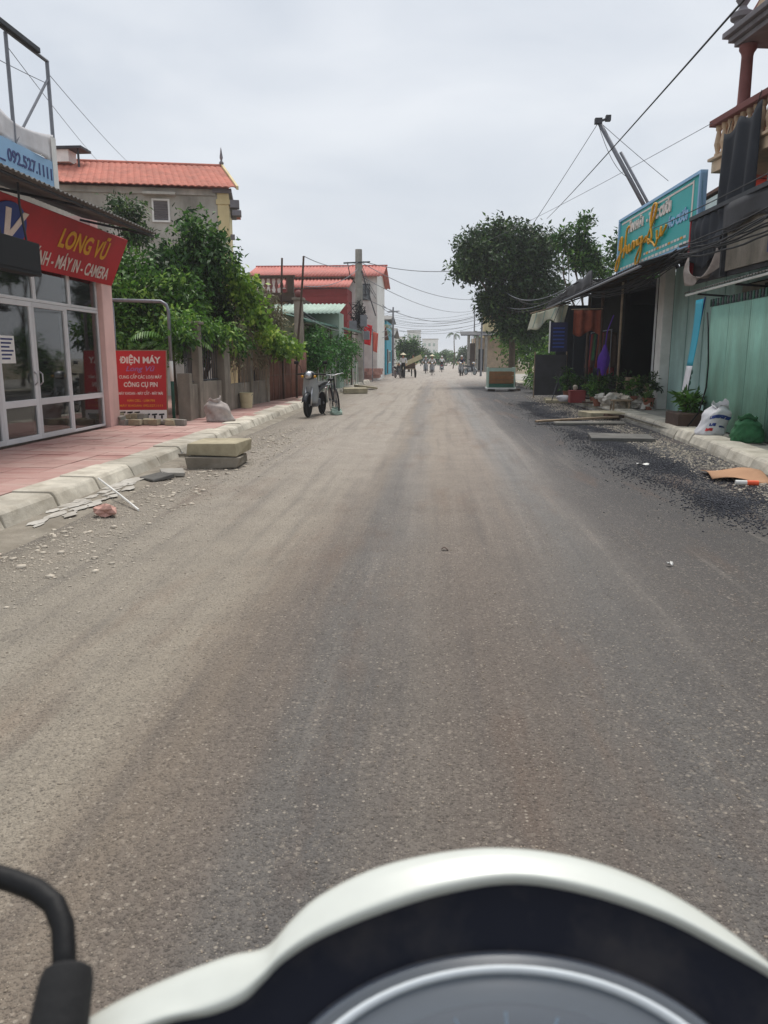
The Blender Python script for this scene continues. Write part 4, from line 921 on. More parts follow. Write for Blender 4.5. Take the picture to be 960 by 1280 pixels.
for i in range(44):
    lay = i // 16; k = i % 16
    o = bpy.data.objects.new('building_brick', bs_); COL.objects.link(o)
    o.location = (-3.85 - .44 * (k % 4) + .1 * lay + bp.uniform(-.04, .04), 50.0 + .5 * (k // 4) + bp.uniform(-.08, .08), .26 + lay * .205); o.rotation_euler = (0, 0, bp.uniform(-.25, .25))
    tag(o, 'pink building brick in the heap on the far left pavement', 'brick', 'heap of pink building bricks')
for i, (x, y, h, l) in enumerate(((-3.45, 63, 5.4, 'thin grey pole standing by the turquoise house'), (-4.3, 78, 6.2, 'farther thin pole beyond the turquoise house'), (3.6, 63, 6.2, 'slender pole rising over the columned house on the right'), (4.2, 88, 7.2, 'farthest slender pole on the right side'))):
    o = thing('lamp_pole', l, 'pole', (x, y, 0)); B().tube([(x, y, 0), (x, y, h)], [.09, .06], 8).build('shaft', M['steel'], o); B().tube([(x - .5, y, h - .35), (x + .5, y, h - .3)], .035, 6).build('crossarm', M['steel'], o)
palm('coconut_palm', 'dark palm behind the far left pole', (-4.9, 66.5, .1), 3.6, 14, 2.0, M['leaf_olive'], 8, 1.1, .12)
tree('street_tree', 'round dark clipped tree at the far left of the street', (-2.9, 84, .0), [((-2.9, 84, 2.6), (1.25, 1.3, 1.15)), ((-2.6, 84, 1.9), (1.1, 1.1, .9))], 5000, .22, M['leaf_dark'], M['bark'], .14, 61, clump=.22)

# ================================================================== RIGHT: teal fence, dark sign box, balcony house
tf = thing('corrugated_fence', 'pale teal corrugated metal fence behind the white sack on the right', 'fence', (5.0, 11.5, .15))
for i in range(7):
    y0 = 8.4 + i * .92
    B().corr((5.0, y0 + .004, .16), (0, .912, 0), (0, 0, 2.16), 12, .011, (-1, 0, 0), 8).build('sheet', M['teal'], tf, smooth=True, solid=.002)
for i in range(5): B().bx(5.03, 5.08, 8.45 + i * 1.6, 8.5 + i * 1.6, .13, 2.42).build('post', M['darksteel'], tf)
B().bx(5.025, 5.06, 8.4, 14.84, 2.33, 2.37).build('top_rail', M['darksteel'], tf)
for k in range(54): B().bx(4.985, 5.0, 8.45 + k * .12, 8.51 + k * .12, 2.325, 2.455).build('spike', M['greensheet'] if k % 2 else M['darksteel'], tf)
# balcony house: a rotated frame, local -x faces the street, local y runs along it
bhx = thing('balcony_building', 'tan house with balustraded balcony, maroon column and curved gable on the right', 'house', (5.17, 16.0, 0), R(9))
H(bhx, 'wall', M['salmon'], B().bx(1.3, 6, -12, .2, 0, 6.9))
H(bhx, 'ground_wall', M['white'], B().bx(.62, 1.29, -12, -.9, 0, 4.85))
H(bhx, 'balcony_slab', M['tanstone'], B().bx(.02, 1.28, -12, .02, 4.86, 5.06), bevel=.01)
H(bhx, 'slab_moulding', M['tanstone'], B().bx(-.05, 1.29, -12, .06, 5.065, 5.12), bevel=.01)
H(bhx, 'balcony_rail', M['maroonstone'], B().bx(-.06, .22, -12, .07, 5.68, 5.79), bevel=.01)
H(bhx, 'balcony_end_rail', M['maroonstone'], B().bx(.221, 1.29, -.16, .06, 5.68, 5.785), bevel=.01)
bal = B().lathe([(.06, 0), (.06, .06), (.04, .1), (.075, .24), (.05, .40), (.04, .46), (.062, .5), (.062, .56)], (0, 0, 0), 8).mesh('baluster'); bal.materials.append(M['tanstone'])
for k in range(46):
    o = bpy.data.objects.new('baluster', bal); COL.objects.link(o); o.parent = bhx; o.location = (.08, -.06 - k * .21, 5.12)
for k in range(5):
    o = bpy.data.objects.new('baluster', bal); COL.objects.link(o); o.parent = bhx; o.location = (.3 + k * .21, -.05, 5.12)
H(bhx, 'column', M['maroonstone'], B().lathe([(.16, 0), (.16, .1), (.11, .16), (.1, .95), (.11, 1.0), (.15, 1.06), (.15, 1.14)], (.30, -.45, 5.79), 14), smooth='auto')
H(bhx, 'column', M['maroonstone'], B().lathe([(.16, 0), (.16, .1), (.11, .16), (.1, .95), (.11, 1.0), (.15, 1.06), (.15, 1.14)], (.30, -5.45, 5.79), 14), smooth='auto')
H(bhx, 'canopy_slab', M['greystone'], B().bx(.12, 2.4, -12, -.28, 6.94, 7.03).bx(.04, 2.4, -12, -.2, 7.032, 7.12).bx(-.04, 2.4, -12, -.12, 7.122, 7.22), bevel=.012)
prof = [(.18, -8)] + [(.18, -.55 - 6.5 * (1 - t)) for t in ()]
gab = [(0.15, -.6, 7.23), (0.15, -.9, 7.38), (0.15, -1.2, 7.62), (0.15, -1.5, 8.05), (0.15, -2.0, 8.35), (0.15, -3.5, 8.75), (0.15, -6, 8.8), (0.15, -6, 7.23)]
H(bhx, 'gable', M['tanstone'], B().ext(gab, (.25, 0, 0)), bevel=.015)
gab2 = [(p[0], p[1], p[2] + .02) for p in gab[:-1]]
cb = B(); cb.tube([(.27, p[1], p[2] + .03) for p in gab[:-1]], .11, 8); H(bhx, 'gable_coping', M['maroonstone'], cb, smooth=True)
H(bhx, 'finial', M['greystone'], B().lathe([(.13, 0), (.13, .12), (.2, .16), (.2, .24), (.1, .3), (.06, .36), (.13, .47), (.1, .58), (0, .63)], (.16, -.42, 7.2), 12), smooth='auto')
dr = B().bx(1.24, 1.3, -3.4, -1.8, 5.13, 6.7); H(bhx, 'doorway', M['dark'], dr)
H(bhx, 'corner_pillar', M['salmon'], B().bx(.35, .6, -2.35, -2.05, 3.3, 4.85)); H(bhx, 'corner_pillar', M['white'], B().bx(.35, .6, -2.35, -2.05, .1, 3.3))
# black tarpaulin hung from the balcony
bt = thing('hanging_tarpaulin', 'long black tarpaulin hanging down from the balcony rail', 'tarpaulin', (5.2, 15.2, 4.0))
mh = wmat(bhx)
def tp_(a, c):
    y = -.62 - 1.15 * a; x = -.09 - .05 * math.sin(a * 15 + 1) * (0.4 + c) - .12 * c * math.sin(a * 3.1); z = 5.40 - .07 * math.sin(a * 11) * (1 - c) - 1.55 * c + (.16 * a * (1 - c))
    return mh @ Vector((x, y, z))
B().grid(tp_, 26, 14).build('cloth', M['blackcloth'], bt, smooth=True, solid=.006)
for a in (.1, .9): B().tube([tp_(a, 0), tp_(a, 0) + Vector((.05, 0, .22))], .008, 5).build('tie', M['cabl'], bt)
# lean canopy and torn sign box above the fence
cn2 = thing('tin_canopy', 'narrow rusty tin canopy above the teal fence', 'canopy', (5.0, 12, 2.7))
B().corr((4.72, 8.0, 2.66), (.16, 8.1, 0), (.95, 0, .26), 66, .013, (-.2, 0, 1), 6).build('sheet', M['tin'], cn2, smooth=True, solid=.004)
B().tube([(4.76, 8.0, 2.62), (4.92, 16.1, 2.62)], .022, 6).build('edge_rail', M['white'], cn2)
for y in (9.5, 11.5, 13.5, 15.5): B().tube([(4.8 + (y - 8) * .02, y, 2.6), (5.6, y, 2.55)], .02, 6).build('bracket', M['darksteel'], cn2)
bw_ = thing('fence_backdrop_wall', 'dim grey wall strip between the teal fence and its tin canopy', 'wall', (5.75, 12, 0))
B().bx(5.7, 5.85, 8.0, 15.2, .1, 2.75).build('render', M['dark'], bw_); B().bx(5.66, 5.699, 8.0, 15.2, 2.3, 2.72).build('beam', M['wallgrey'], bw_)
for k in range(3): B().bx(5.64, 5.659, 12.0 + k * .9, 12.35 + k * .9, 2.38, 2.68).build('vent', M['black'], bw_)
sb = thing('torn_sign_box', 'dark grey sign box with torn grey covering above the tin canopy', 'sign box', (5.0, 14, 2.8))
sbx = Matrix.Translation((4.98, 16.05, 2.8)) @ Matrix.Rotation(R(3), 4, 'Z')
def SB(name, m, b, **k):
    b.v = [tuple(sbx @ Vector(p)) for p in b.v]; return b.build(name, m, sb, **k)
SB('back_panel', M['tindark'], B().bx(.02, .06, -7.5, 0, .02, 1.2))
SB('top_edge', M['darksteel'], B().bx(-.12, .1, -7.5, .02, 1.2, 1.27)); SB('end_edge', M['red'], B().bx(-.1, .018, -.03, .02, .1, 1.199)); SB('post', M['darksteel'], B().bx(-.1, .018, -1.62, -1.56, .02, 1.199))
SB('torn_cover', M['blackcloth'], B().grid(lambda a, c: (-.085 - .05 * math.sin(a * 5) * math.sin(c * 6) - .02 * math.sin(a * 31), -.05 - 1.5 * a, 1.18 - c * (.95 - .25 * abs(a - .45) * 2)), 24, 14), smooth=True, solid=.004)
SB('torn_lining', M['sackg'], B().grid(lambda a, c: (-.06 - .08 * math.sin(c * 3 + a * 9) - .06 * c, -.03 - 1.5 * a, (.62 - .55 * math.sin(math.pi * min(1, a * 1.05)) ** .5) * (1 - c) + c * (.0 - .04 * math.sin(a * 12)) + .16 * a * c), 24, 8), smooth=True, solid=.004)
SB('upper_flap', M['tindark'], B().grid(lambda a, c: (-.10 - .03 * math.sin(a * 17), -1.6 - 5.8 * a, 1.2 - .42 * c - .06 * c * math.sin(a * 23)), 50, 4), smooth=True, solid=.004)
SB('streaked_panel', M['mossy'], B().bx(-.03, .0, -7.4, -1.63, .1, 1.15))
for k in range(3):
    p = B().bx(-.045, -.031, -4.3 - .0 * k, -3.2, .22 + k * .0, .8); 
    if k == 0: ip = SB('info_panel', M['navyprint'], p)
    SB('panel_mark', M['ink_w'], B().bx(-.05, -.046, -3.55 + .0 * k, -3.3, .3 + .15 * k, .38 + .15 * k))

# teal shop sign on the roof edge
ts = thing('wedding_shop_sign', 'large teal sign with golden script lettering on the roof edge', 'sign', (4.85, 18.4, 3.5))
ta, tb = Vector((4.64, 21.0, 3.52)), Vector((5.0, 15.9, 3.58)); tu = (tb - ta); TL = tu.length; tu.normalize(); tv = Vector((0, 0, 1)); tn = tu.cross(tv)
def TS(a, c, d=0): return ta + tu * a + tv * c + tn * d
B().ext([TS(0, 0, -.1), TS(TL, 0, -.1), TS(TL, 1.29, -.1), TS(0, 1.31, -.1)], tn * .1).build('panel', M['tealsign'], ts)
for (a0, a1, c0, c1) in ((0, TL, 1.27, 1.33), (0, TL, 0, .05), (0, .07, .051, 1.269), (TL - .07, TL, .051, 1.269)): B().ext([TS(a0, c0, -.102), TS(a1, c0, -.102), TS(a1, c1, -.102), TS(a0, c1, -.102)], tn * .14).build('frame', M['ltblue'], ts)
B().ext([TS(TL - .42, .06, .001), TS(TL - .36, .06, .001), TS(TL - .36, 1.22, .001), TS(TL - .42, 1.22, .001)], tn * .01).build('border_line', M['ink_w'], ts)
B().ext([TS(.2, 1.17, .001), TS(TL - .43, 1.17, .001), TS(TL - .43, 1.21, .001), TS(.2, 1.21, .001)], tn * .01).build('border_line', M['ink_w'], ts)
text('ĂN HỎI', .26, M['ink_w'], ts, TS(1.35, .97, .002), tu, tv, bold=.055, width=1.05, depth=.03)
text('- TIỆC CƯỚI', .28, M['ink_w'], ts, TS(2.85, .965, .002), tu, tv, bold=.055, width=1.5, depth=.03)
text('ÁO CƯỚI', .24, M['ltblue'], ts, TS(4.0, .62, .002), tu, tv, bold=.05, width=1.1, depth=.02)
def script(strokes, name='script_letter'):
    for st_ in strokes:
        P = [Vector(p) for p in st_]; pts = []
        for i in range(len(P) - 1):
            p0, p1, p2, p3 = P[max(i - 1, 0)], P[i], P[i + 1], P[min(i + 2, len(P) - 1)]
            for k in range(6):
                t = k / 6; pts.append(.5 * ((2 * p1) + (p2 - p0) * t + (2 * p0 - 5 * p1 + 4 * p2 - p3) * t * t + (3 * p1 - p0 - 3 * p2 + p3) * t ** 3))
        pts.append(P[-1]); B().tube([TS(p.x, p.y, .055) for p in pts], .027, 6).build(name, M['gold'], ts, smooth=True)
script([[(.25, .55, 0), (.32, .8, 0), (.45, .82, 0), (.38, .45, 0), (.2, .12, 0), (.02, .1, 0), (.1, .3, 0), (.45, .48, 0), (.8, .6, 0)],
        [(.95, 1.02, 0), (.8, .95, 0), (.72, .6, 0), (.62, .32, 0)],
        [(.72, .45, 0), (.85, .58, 0), (.88, .42, 0), (1.0, .42, 0), (1.05, .58, 0), (1.1, .42, 0), (1.22, .45, 0)],
        [(1.25, .42, 0), (1.3, .6, 0), (1.42, .58, 0), (1.44, .44, 0), (1.58, .6, 0), (1.66, .46, 0)],
        [(1.95, .6, 0), (1.78, .62, 0), (1.74, .48, 0), (1.9, .5, 0), (1.96, .62, 0), (1.9, .2, 0), (1.66, .02, 0), (1.6, .18, 0), (1.9, .42, 0), (2.25, .58, 0)],
        [(2.2, .46, 0), (2.36, .56, 0), (2.75, .95, 0), (2.82, 1.16, 0), (2.6, 1.16, 0), (2.5, .85, 0), (2.62, .5, 0), (2.44, .4, 0), (2.4, .5, 0), (2.7, .38, 0), (2.9, .28, 0), (3.0, .4, 0)],
        [(2.95, .6, 0), (2.98, .42, 0), (3.14, .44, 0), (3.2, .62, 0), (3.24, .44, 0), (3.45, .56, 0), (3.5, .62, 0)]])
for i in range(15): B().ext([TS(2.0 + i * .17, .2 + .0 * i, .001), TS(2.12 + i * .17, .2, .001), TS(2.12 + i * .17, .25, .001), TS(2.0 + i * .17, .25, .001)], tn * .008).build('small_print', M['orange_ink'] if i % 4 == 1 else M['ink_w'], ts)
for i in range(20): B().ext([TS(.25 + i * .23, .075, .001), TS(.42 + i * .23, .075, .001), TS(.42 + i * .23, .13, .001), TS(.25 + i * .23, .13, .001)], tn * .008).build('small_print', M['ink_w'], ts)
for a in (.6, 2.4, 4.3): B().tube([TS(a, .1, -.11), TS(a, -.5, -.11)], .03, 6).build('support', M['darksteel'], ts)
lp = thing('leaning_pole', 'thin steel double pole leaning towards the street above the teal sign', 'pole', (7.15, 24.3, 4.0))
B().tube([(7.15, 24.3, 4.0), (4.55, 24.0, 8.0)], .065, 8).build('main_tube', M['steel'], lp, smooth=True); B().tube([(7.2, 24.2, 4.1), (5.2, 24.0, 7.2)], .045, 8).build('side_tube', M['steel'], lp, smooth=True)
B().box((4.53, 24.0, 8.03), (.2, .15, .15)).build('bracket', M['darksteel'], lp); B().box((4.8, 24.0, 8.1), (.14, .15, .15)).build('bracket', M['darksteel'], lp); B().tube([(4.5, 24, 8.0), (4.8, 24, 8.1)], .035, 6).build('crossbar', M['darksteel'], lp)
pe = thing('pink_gable_house', 'salmon and white upper house wall between teal sign and black tarpaulin', 'house', (7.4, 16.5, 0))
B().bx(6.3, 9.5, 17.0, 20, 0, 4.95).build('wall', M['salmon'], pe); B().bx(6.05, 6.29, 17.0, 20, 0, 4.9).build('side_strip', M['white'], pe); B().bx(6.0, 9.7, 16.9, 20.05, 4.951, 5.02).build('roof', M['rust'], pe)
for k in range(2): B().bx(6.4 + k * .3, 6.55 + k * .3, 16.97, 16.999, 4.3, 4.75).build('window', M['winglass'], pe)

# ------------------------------------------------------------------ the open dark shop under the long roof
os_ = thing('open_shop', 'dark open-fronted shop under a long sloping sheet roof on the right', 'shop', (6, 22, .13))
B().corr((4.0, 16.2, 3.24), (0, 13.2, 0), (3.4, 0, 1.1), 62, .02, (-.2, 0, 1), 5).build('roof', M['tindark'], os_, smooth=True, solid=.006)
B().tube([(4.02, 16.2, 3.19), (4.02, 29.4, 3.19)], .03, 6).build('eave_rail', M['steel'], os_)
B().grid(lambda a, c: (4.06 + .04 * math.sin(a * 40) * c, 21.3 + 8.0 * a, 3.66 - .27 * a + .04 * math.sin(a * 31) - c * (.42 - .2 * a)), 60, 3).build('fascia', M['tindark'], os_, smooth=True, solid=.02)
for y in (17, 19.8, 22.6, 25.4, 29.2): B().tube([(4.02, y, 3.17), (7.4, y, 4.26)], .03, 6).build('rafter', M['brown'], os_)
B().bx(5.6, 5.84, 20.05, 20.55, .1, 3.6).build('column', M['white'], os_, bevel=.01)
B().bx(5.84, 6.0, 14.9, 20.04, .1, 3.55).build('teal_panel_wall', M['tealwall'], os_)
for k in range(4): B().bx(5.82, 5.839, 15.4 + k * 1.15, 15.46 + k * 1.15, .13, 3.5).build('panel_joint', M['tealwall'], os_)
B().bx(5.55, 5.585, 20.56, 20.62, .12, 3.4).build('door_track', M['alu'], os_)
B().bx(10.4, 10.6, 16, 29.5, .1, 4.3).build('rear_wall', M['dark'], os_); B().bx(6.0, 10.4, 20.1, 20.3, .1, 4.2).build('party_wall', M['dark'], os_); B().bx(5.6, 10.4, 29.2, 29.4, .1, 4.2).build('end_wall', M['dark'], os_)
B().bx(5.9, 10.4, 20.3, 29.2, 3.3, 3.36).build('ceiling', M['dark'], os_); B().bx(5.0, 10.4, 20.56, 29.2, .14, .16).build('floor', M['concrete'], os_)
B().bx(5.65, 5.8, 24.3, 29.2, .16, 3.28).build('front_wall', M['dark'], os_); B().bx(4.3, 5.64, 28.6, 28.68, .15, 3.25).build('end_dark_sheet', M['blackcloth'], os_); B().bx(4.55, 5.64, 26.4, 26.46, .15, 2.3).build('inner_dark_sheet', M['blackcloth'], os_)  # added dark sheets fill a bright gap, standing in for the shop's shade
for y in (22.4, 24.3): B().tube([(4.6, y, .13), (4.6, y, 3.3)], .045, 8).build('post', M['brown'], os_)
B().tube([(4.85, 21.2, .13), (4.85, 21.2, 3.35)], .03, 8).build('bamboo_post', M['wood'], os_)
tl_ = thing('awning_tarp', 'yellowed white tarp hanging from the far end of the sheet roof', 'tarp', (3.7, 28, 2.6))
def tz(a, c): return (4.35 - 1.2 * a - .12 * c, 26.5 + .12 * math.sin(a * 12 + c * 2), 3.16 - .30 * a * 1.1 - c * (.62 + .1 * math.sin(a * 11)) + .18 * math.sin(a * math.pi) * c)
B().grid(tz, 28, 8).build('cloth', M['tarp'], tl_, smooth=True, solid=.005)
for k in range(4): B().tube([tz((k + .5) / 4, j / 6 * .9) for j in range(7)], .018, 5).build('fold', M['palegreen'], tl_)
B().tube([(4.4, 26.5, 3.2), (3.1, 26.5, 2.86)], .02, 6).build('batten', M['wood'], tl_)
ns = thing('hanging_board', 'navy blue board hanging at the roof end below the tarp', 'board', (3.6, 24, 1.6))
B().bx(3.42, 3.92, 23.95, 24.0, 1.6, 2.46).build('panel', M['navycloth'], ns); B().bx(3.39, 3.419, 23.93, 24.02, 1.56, 2.5).build('edge', M['white'], ns)
for x in (3.5, 3.85): B().tube([(x, 23.97, 2.46), (x + .25, 23.97, 3.18)], .008, 5).build('cord', M['cabl'], ns)
for i in range(6): B().bx(3.5, 3.84, 23.944, 23.949, 1.72 + i * .11, 1.76 + i * .11).build('lettering', M['blue'], ns)
oc = thing('hanging_cloth', 'dull orange cloth hanging in the open shop front', 'cloth', (4.0, 21.8, 2))
B().grid(lambda a, c: (3.72 + .72 * a, 21.8 + .05 * math.sin(a * 17), 2.68 - .62 * c - .08 * math.sin(a * 7) * c), 18, 6).build('cloth', M['orangecloth'], oc, smooth=True, solid=.006)
B().tube([(3.65, 21.8, 2.7), (4.5, 21.8, 2.72)], .014, 5).build('rod', M['wood'], oc)
for x in (3.7, 4.45): B().tube([(x, 21.8, 2.7), (x + .4, 21.8, 3.28)], .006, 4).build('cord', M['cabl'], oc)
pb = thing('purple_bag', 'bright purple bag hanging from a post of the open shop', 'bag', (4.4, 20.9, .95))
B().grid(lambda a, c: (4.42 - .05 * c + (.03 + .12 * math.sin(min(1, c * 1.08) * 2.2) ** 1.3) * math.cos(6.283 * a) * (1 + .16 * math.sin(5 * 6.283 * a + c * 4) + .08 * math.sin(9 * 6.283 * a)), 20.9 + (.03 + .1 * math.sin(min(1, c * 1.1) * 2.4)) * math.sin(6.283 * a), 1.75 - .7 * c - .1 * math.sin(3 * 6.283 * a) * c), 40, 16).build('cloth', M['purple'], pb, smooth=True)
B().tube([(4.42, 20.9, 1.75), (4.45, 20.9, 2.1), (4.6, 20.95, 2.5)], .014, 5).build('strap', M['purple'], pb)
dp = thing('dark_screen', 'dark grey sheet screen standing at the far end of the open shop', 'screen', (3.7, 26.2, .13))
B().bx(3.28, 4.3, 26.15, 26.19, .2, 1.52).build('panel', M['tindark'], dp)
for x in (3.27, 4.3): B().tube([(x, 26.2, .12), (x, 26.2, 1.62)], .025, 6).build('post', M['wood'], dp)
gk = thing('garment_rail', 'steel rail of hanging clothes in the dim open shop front', 'clothes rail', (4.9, 23.4, .14))
for y in (22.7, 25.6): B().tube([(4.95, y, .14), (4.95, y, 2.2)], .018, 6).build('upright', M['steel'], gk)
B().tube([(4.95, 22.65, 2.2), (4.95, 25.65, 2.2)], .016, 6).build('top_rail', M['steel'], gk)
gm = [M['brown'], M['redwall'], M['navycloth'], M['orangecloth'], M['blackcloth'], M['greenbag']]
for i in range(11):
    y = 22.85 + i * .26; L = 1.0 + .25 * math.sin(i * 2.1)
    o = B().grid(lambda a, c: (4.95 + (a - .5) * (.36 + .1 * c), y + .05 * math.sin(a * 9 + c * 4 + i) * c, 2.16 - .08 * abs(a - .5) - L * c), 10, 8).build('hanging_garment', gm[i % 6], smooth=True, solid=.02)
    tag(pivot(o, (4.95, y, 2.16)), 'dark garment hanging on the rail in the dim open shop', 'garment', 'garments on the shop rail')
for i, (x, y, h, l) in enumerate(((5.25, 20.9, .75, 'lower dusty crate stacked at the dark shop entrance'), (5.3, 21.9, .55, 'dusty crate beside the purple bag at the shop front'))):
    o = thing('slatted_crate', l, 'crate', (x, y, .16))
    for k in range(4):
        z = .2 + k * h / 4; B().bx(x - .25, x + .25, y - .2, y - .18, z, z + h / 5).build('slat', M['wood'], o); B().bx(x - .25, x - .23, y - .18, y + .2, z, z + h / 5).build('slat', M['wood'], o); B().bx(x - .23, x + .25, y + .18, y + .2, z, z + h / 5).build('slat', M['wood'], o)
    B().bx(x - .22, x + .24, y - .17, y + .17, .162, .2).build('bottom', M['wood'], o)
for i in range(9):
    x = 6.3 + (i % 3) * .62; y = 21.3 + (i // 3) * .75; h = .5 + .25 * ((i * 5) % 3)
    o = thing('stock_carton', 'cardboard carton standing in the dim interior of the open shop', 'box', (x, y, .16), group='cartons inside the open shop')
    B().box((x, y, .16 + h / 2), (.5, .5, h), rz=.1 * (i % 4 - 1.5)).build('carton', M['cardboard'], o, bevel=.01); B().box((x, y, .163 + h), (.08, .49, .006), rz=.1 * (i % 4 - 1.5)).build('tape', M['wood'], o)
# clutter before the shop
def pot_plant(label, c, r, h, fol, seed, leafm, n=500, sz=.1, group=None, square=None):
    t = thing('potted_plant', label, 'plant', c, group=group); x, y, z = c
    if square: B().box((x, y, z + h / 2), (square[0], square[1], h)).build('box_planter', M['brown'], t, bevel=.01); B().box((x, y, z + h + .003), (square[0] * .9, square[1] * .9, .01)).build('soil', M['brown'], t)
    else:
        B().lathe([(r * .7, 0), (r, h * .9), (r * 1.12, h * .9), (r * 1.12, h), (r * .95, h), (r * .9, h * .88), (0, h * .88)], c, 16).build('pot', M['pot'], t, smooth='auto')
    b = B()
    for k in range(4): limb(b, (x, y, z + h * .85), (x + (k - 1.5) * .08, y + .05 * (k % 2), z + h + fol[2]), .012, .005, seed + k, .08, 5)
    b.build('stem', M['bark'], t); leaves('foliage', leafm, t, [((x, y, z + h + fol[2]), fol)], n, sz, seed, .05, aspect=.35, droop=.1); return t
pot_plant('small plant in a terracotta pot before the dark shop opening', (5.0, 20.15, .14), .15, .32, (.2, .2, .2), 71, M['leaf_mid'], 260, .13)
pot_plant('spiky green plant in a brown wooden box planter by the teal wall', (4.72, 14.75, .14), .2, .27, (.17, .2, .17), 72, M['leaf_mid'], 240, .17, square=(.62, .8))
pot_plant('dark leafy plant behind the red box in front of the open shop', (4.55, 22.6, .14), .15, .25, (.34, .3, .3), 73, M['leaf_dark'], 700, .11)
pot_plant('bushy dark plant in the middle of the rubble heap before the shop', (4.95, 21.1, .14), .18, .22, (.5, .35, .32), 74, M['leaf_olive'], 900, .1)
pot_plant('tall thin plant in a pot between the stone heap and the white column', (5.3, 19.7, .14), .14, .3, (.22, .22, .3), 75, M['leaf_olive'], 380, .12)
pot_plant('low plant pot at the kerb edge before the stone heap', (4.35, 21.2, .14), .13, .24, (.22, .2, .18), 76, M['leaf_mid'], 300, .11)
pot_plant('broad plant pot beside the trestles at the far shop end', (4.1, 24.4, .14), .16, .28, (.3, .3, .32), 77, M['leaf_dark'], 600, .12)
for i in range(7):
    q9 = random.Random(i + 300); o = B().box((0, 0, 0), (q9.uniform(.5, 1.1), q9.uniform(.06, .14), .04), jit=.005, r=q9).build('timber_offcut', M['wood' if i % 2 else 'brown']); o.location = (4.35 + q9.uniform(-.1, .35), 22.0 + .45 * i, .17 + .045 * (i % 3)); o.rotation_euler = (0, q9.uniform(-.12, .12), q9.uniform(-.9, .9)); tag(o, 'rough timber offcut lying on the pavement before the open shop', 'timber', 'timber offcuts before the open shop')
bx_ = thing('red_box', 'dull red box standing at the kerb before the open shop', 'box', (4.05, 22.6, .14))
B().bx(3.84, 4.27, 22.45, 22.8, .15, .47).build('crate', M['redwall'], bx_, bevel=.012); B().bx(3.83, 4.28, 22.44, 22.81, .471, .5).build('lid', M['redwall'], bx_, bevel=.006)
B().blob((4.0, 22.6, .58), (.07, .07, .08), 4, .3, flat=-.075).build('ornament', M['stone_l'], bx_, smooth=True)
rq = random.Random(15)
for i in range(30):
    x = 4.3 + rq.uniform(0, 1.0); y = 20.1 + rq.uniform(-.4, .9); s = rq.uniform(.08, .18); z = .14 + s * .6 + (.16 if i > 10 else 0)
    o = B().blob((0, 0, 0), (s, s * .85, s * .7), i, .45, 9, 6).build('limestone_lump', M['stone_l'] if i % 3 else M['plaster_w'], smooth=False); o.location = (x, y, z); tag(o, 'pale rough stone in the heap before the dark shop opening', 'stone', 'pale stones heaped before the shop')
stl = thing('wooden_stool', 'low wooden stool holding stones before the dark shop', 'stool', (4.55, 19.55, .14))
B().bx(4.35, 4.8, 19.4, 19.75, .36, .4).build('seat', M['wood'], stl, bevel=.006)
for x in (4.39, 4.76):
    for y in (19.44, 19.71): B().bx(x - .02, x + .02, y - .02, y + .02, .135, .36).build('leg', M['wood'], stl)
for i, (x, y, l) in enumerate(((3.75, 24.0, 'folded metal trestle leaning by the dark screen'), (4.2, 24.8, 'second folded trestle deeper in the open shop'))):
    t = thing('trestle', l, 'trestle', (x, y, .14))
    for dx in (-.2, .2): B().tube([(x + dx, y, .13), (x - dx * .4, y + .3, .95)], .015, 5).build('leg', M['darksteel'], t)
    B().tube([(x - .12, y + .15, .5), (x + .12, y + .15, .5)], .012, 5).build('rung', M['darksteel'], t)
ysk = B().blob((0, 0, .09), (.2, .14, .11), 9, .3, 12, 8, flat=-.085).build('sand_bag', M['sackw'], smooth=True); ysk.location = (3.78, 23.3, .14); tag(ysk, 'small pale bag lying beside the red box', 'bag')
# things along the kerb
fb = thing('feather_banner', 'turquoise and white banner leaning on the end of the teal fence', 'banner', (4.72, 15.2, .14))
def fbn(a, c): return (4.86 - .16 * c + .02 * math.sin(c * 5), 14.86 + .30 * a * (1 - .3 * c) + .05 * c, 2.47 - 1.95 * c)
B().grid(lambda a, c: fbn(a * 1.4, c * .62), 6, 14).build('upper_cloth', M['turq'], fb, smooth=True, solid=.004); B().grid(lambda a, c: fbn(a * 1.4, .62 + c * .36), 6, 10).build('lower_cloth', M['sackw'], fb, smooth=True, solid=.004)
B().tube([(4.7, 15.0, .13), (4.78, 15.0, 1.2), (4.9, 14.9, 2.5)], .012, 6).build('pole', M['blue'], fb)
for i in range(5): B().blob((4.72 + .012 * i, 14.93 + .03 * (i % 2), .75 + .1 * i), (.02, .05, .05), i, .2, 8, 5).build('printed_motif', M['leaf_mid'] if False else M['greensheet'], fb)
hs = B().tube([(4.86, 14.6, 2.2), (4.8, 14.3, 1.9), (4.78, 14.1, 1.3), (4.76, 14.05, .9), (4.68, 14.1, .45), (4.55, 14.3, .16)], .014, 6).build('black_hose', M['black'], smooth=True); tag(pivot(hs, (4.55, 14.3, .16)), 'black hose hanging down the teal fence behind the white sack', 'hose')
ws = sack('printed_sack', 'white printed sack with a blue band standing on the right kerb', 'sack', (4.52, 13.0, .155), (.23, .17, .46), .35, M['sackw'], 7, (.17, .0), prints=(('blue_band', M['blue'], .58, .90, .62, .74, -.05), ('blue_print', M['blue'], .62, .72, .36, .46, -.02), ('red_print', M['redboard'], .6, .7, .2, .3, -.02), ('blue_print', M['navyprint'], .75, .86, .3, .36, -.02)))
sack('green_bag', 'dark green net bag slumped beside the white printed sack', 'bag', (4.72, 11.95, .155), (.2, .22, .34), 1.2, M['greenbag'], 11, (.0, .02))
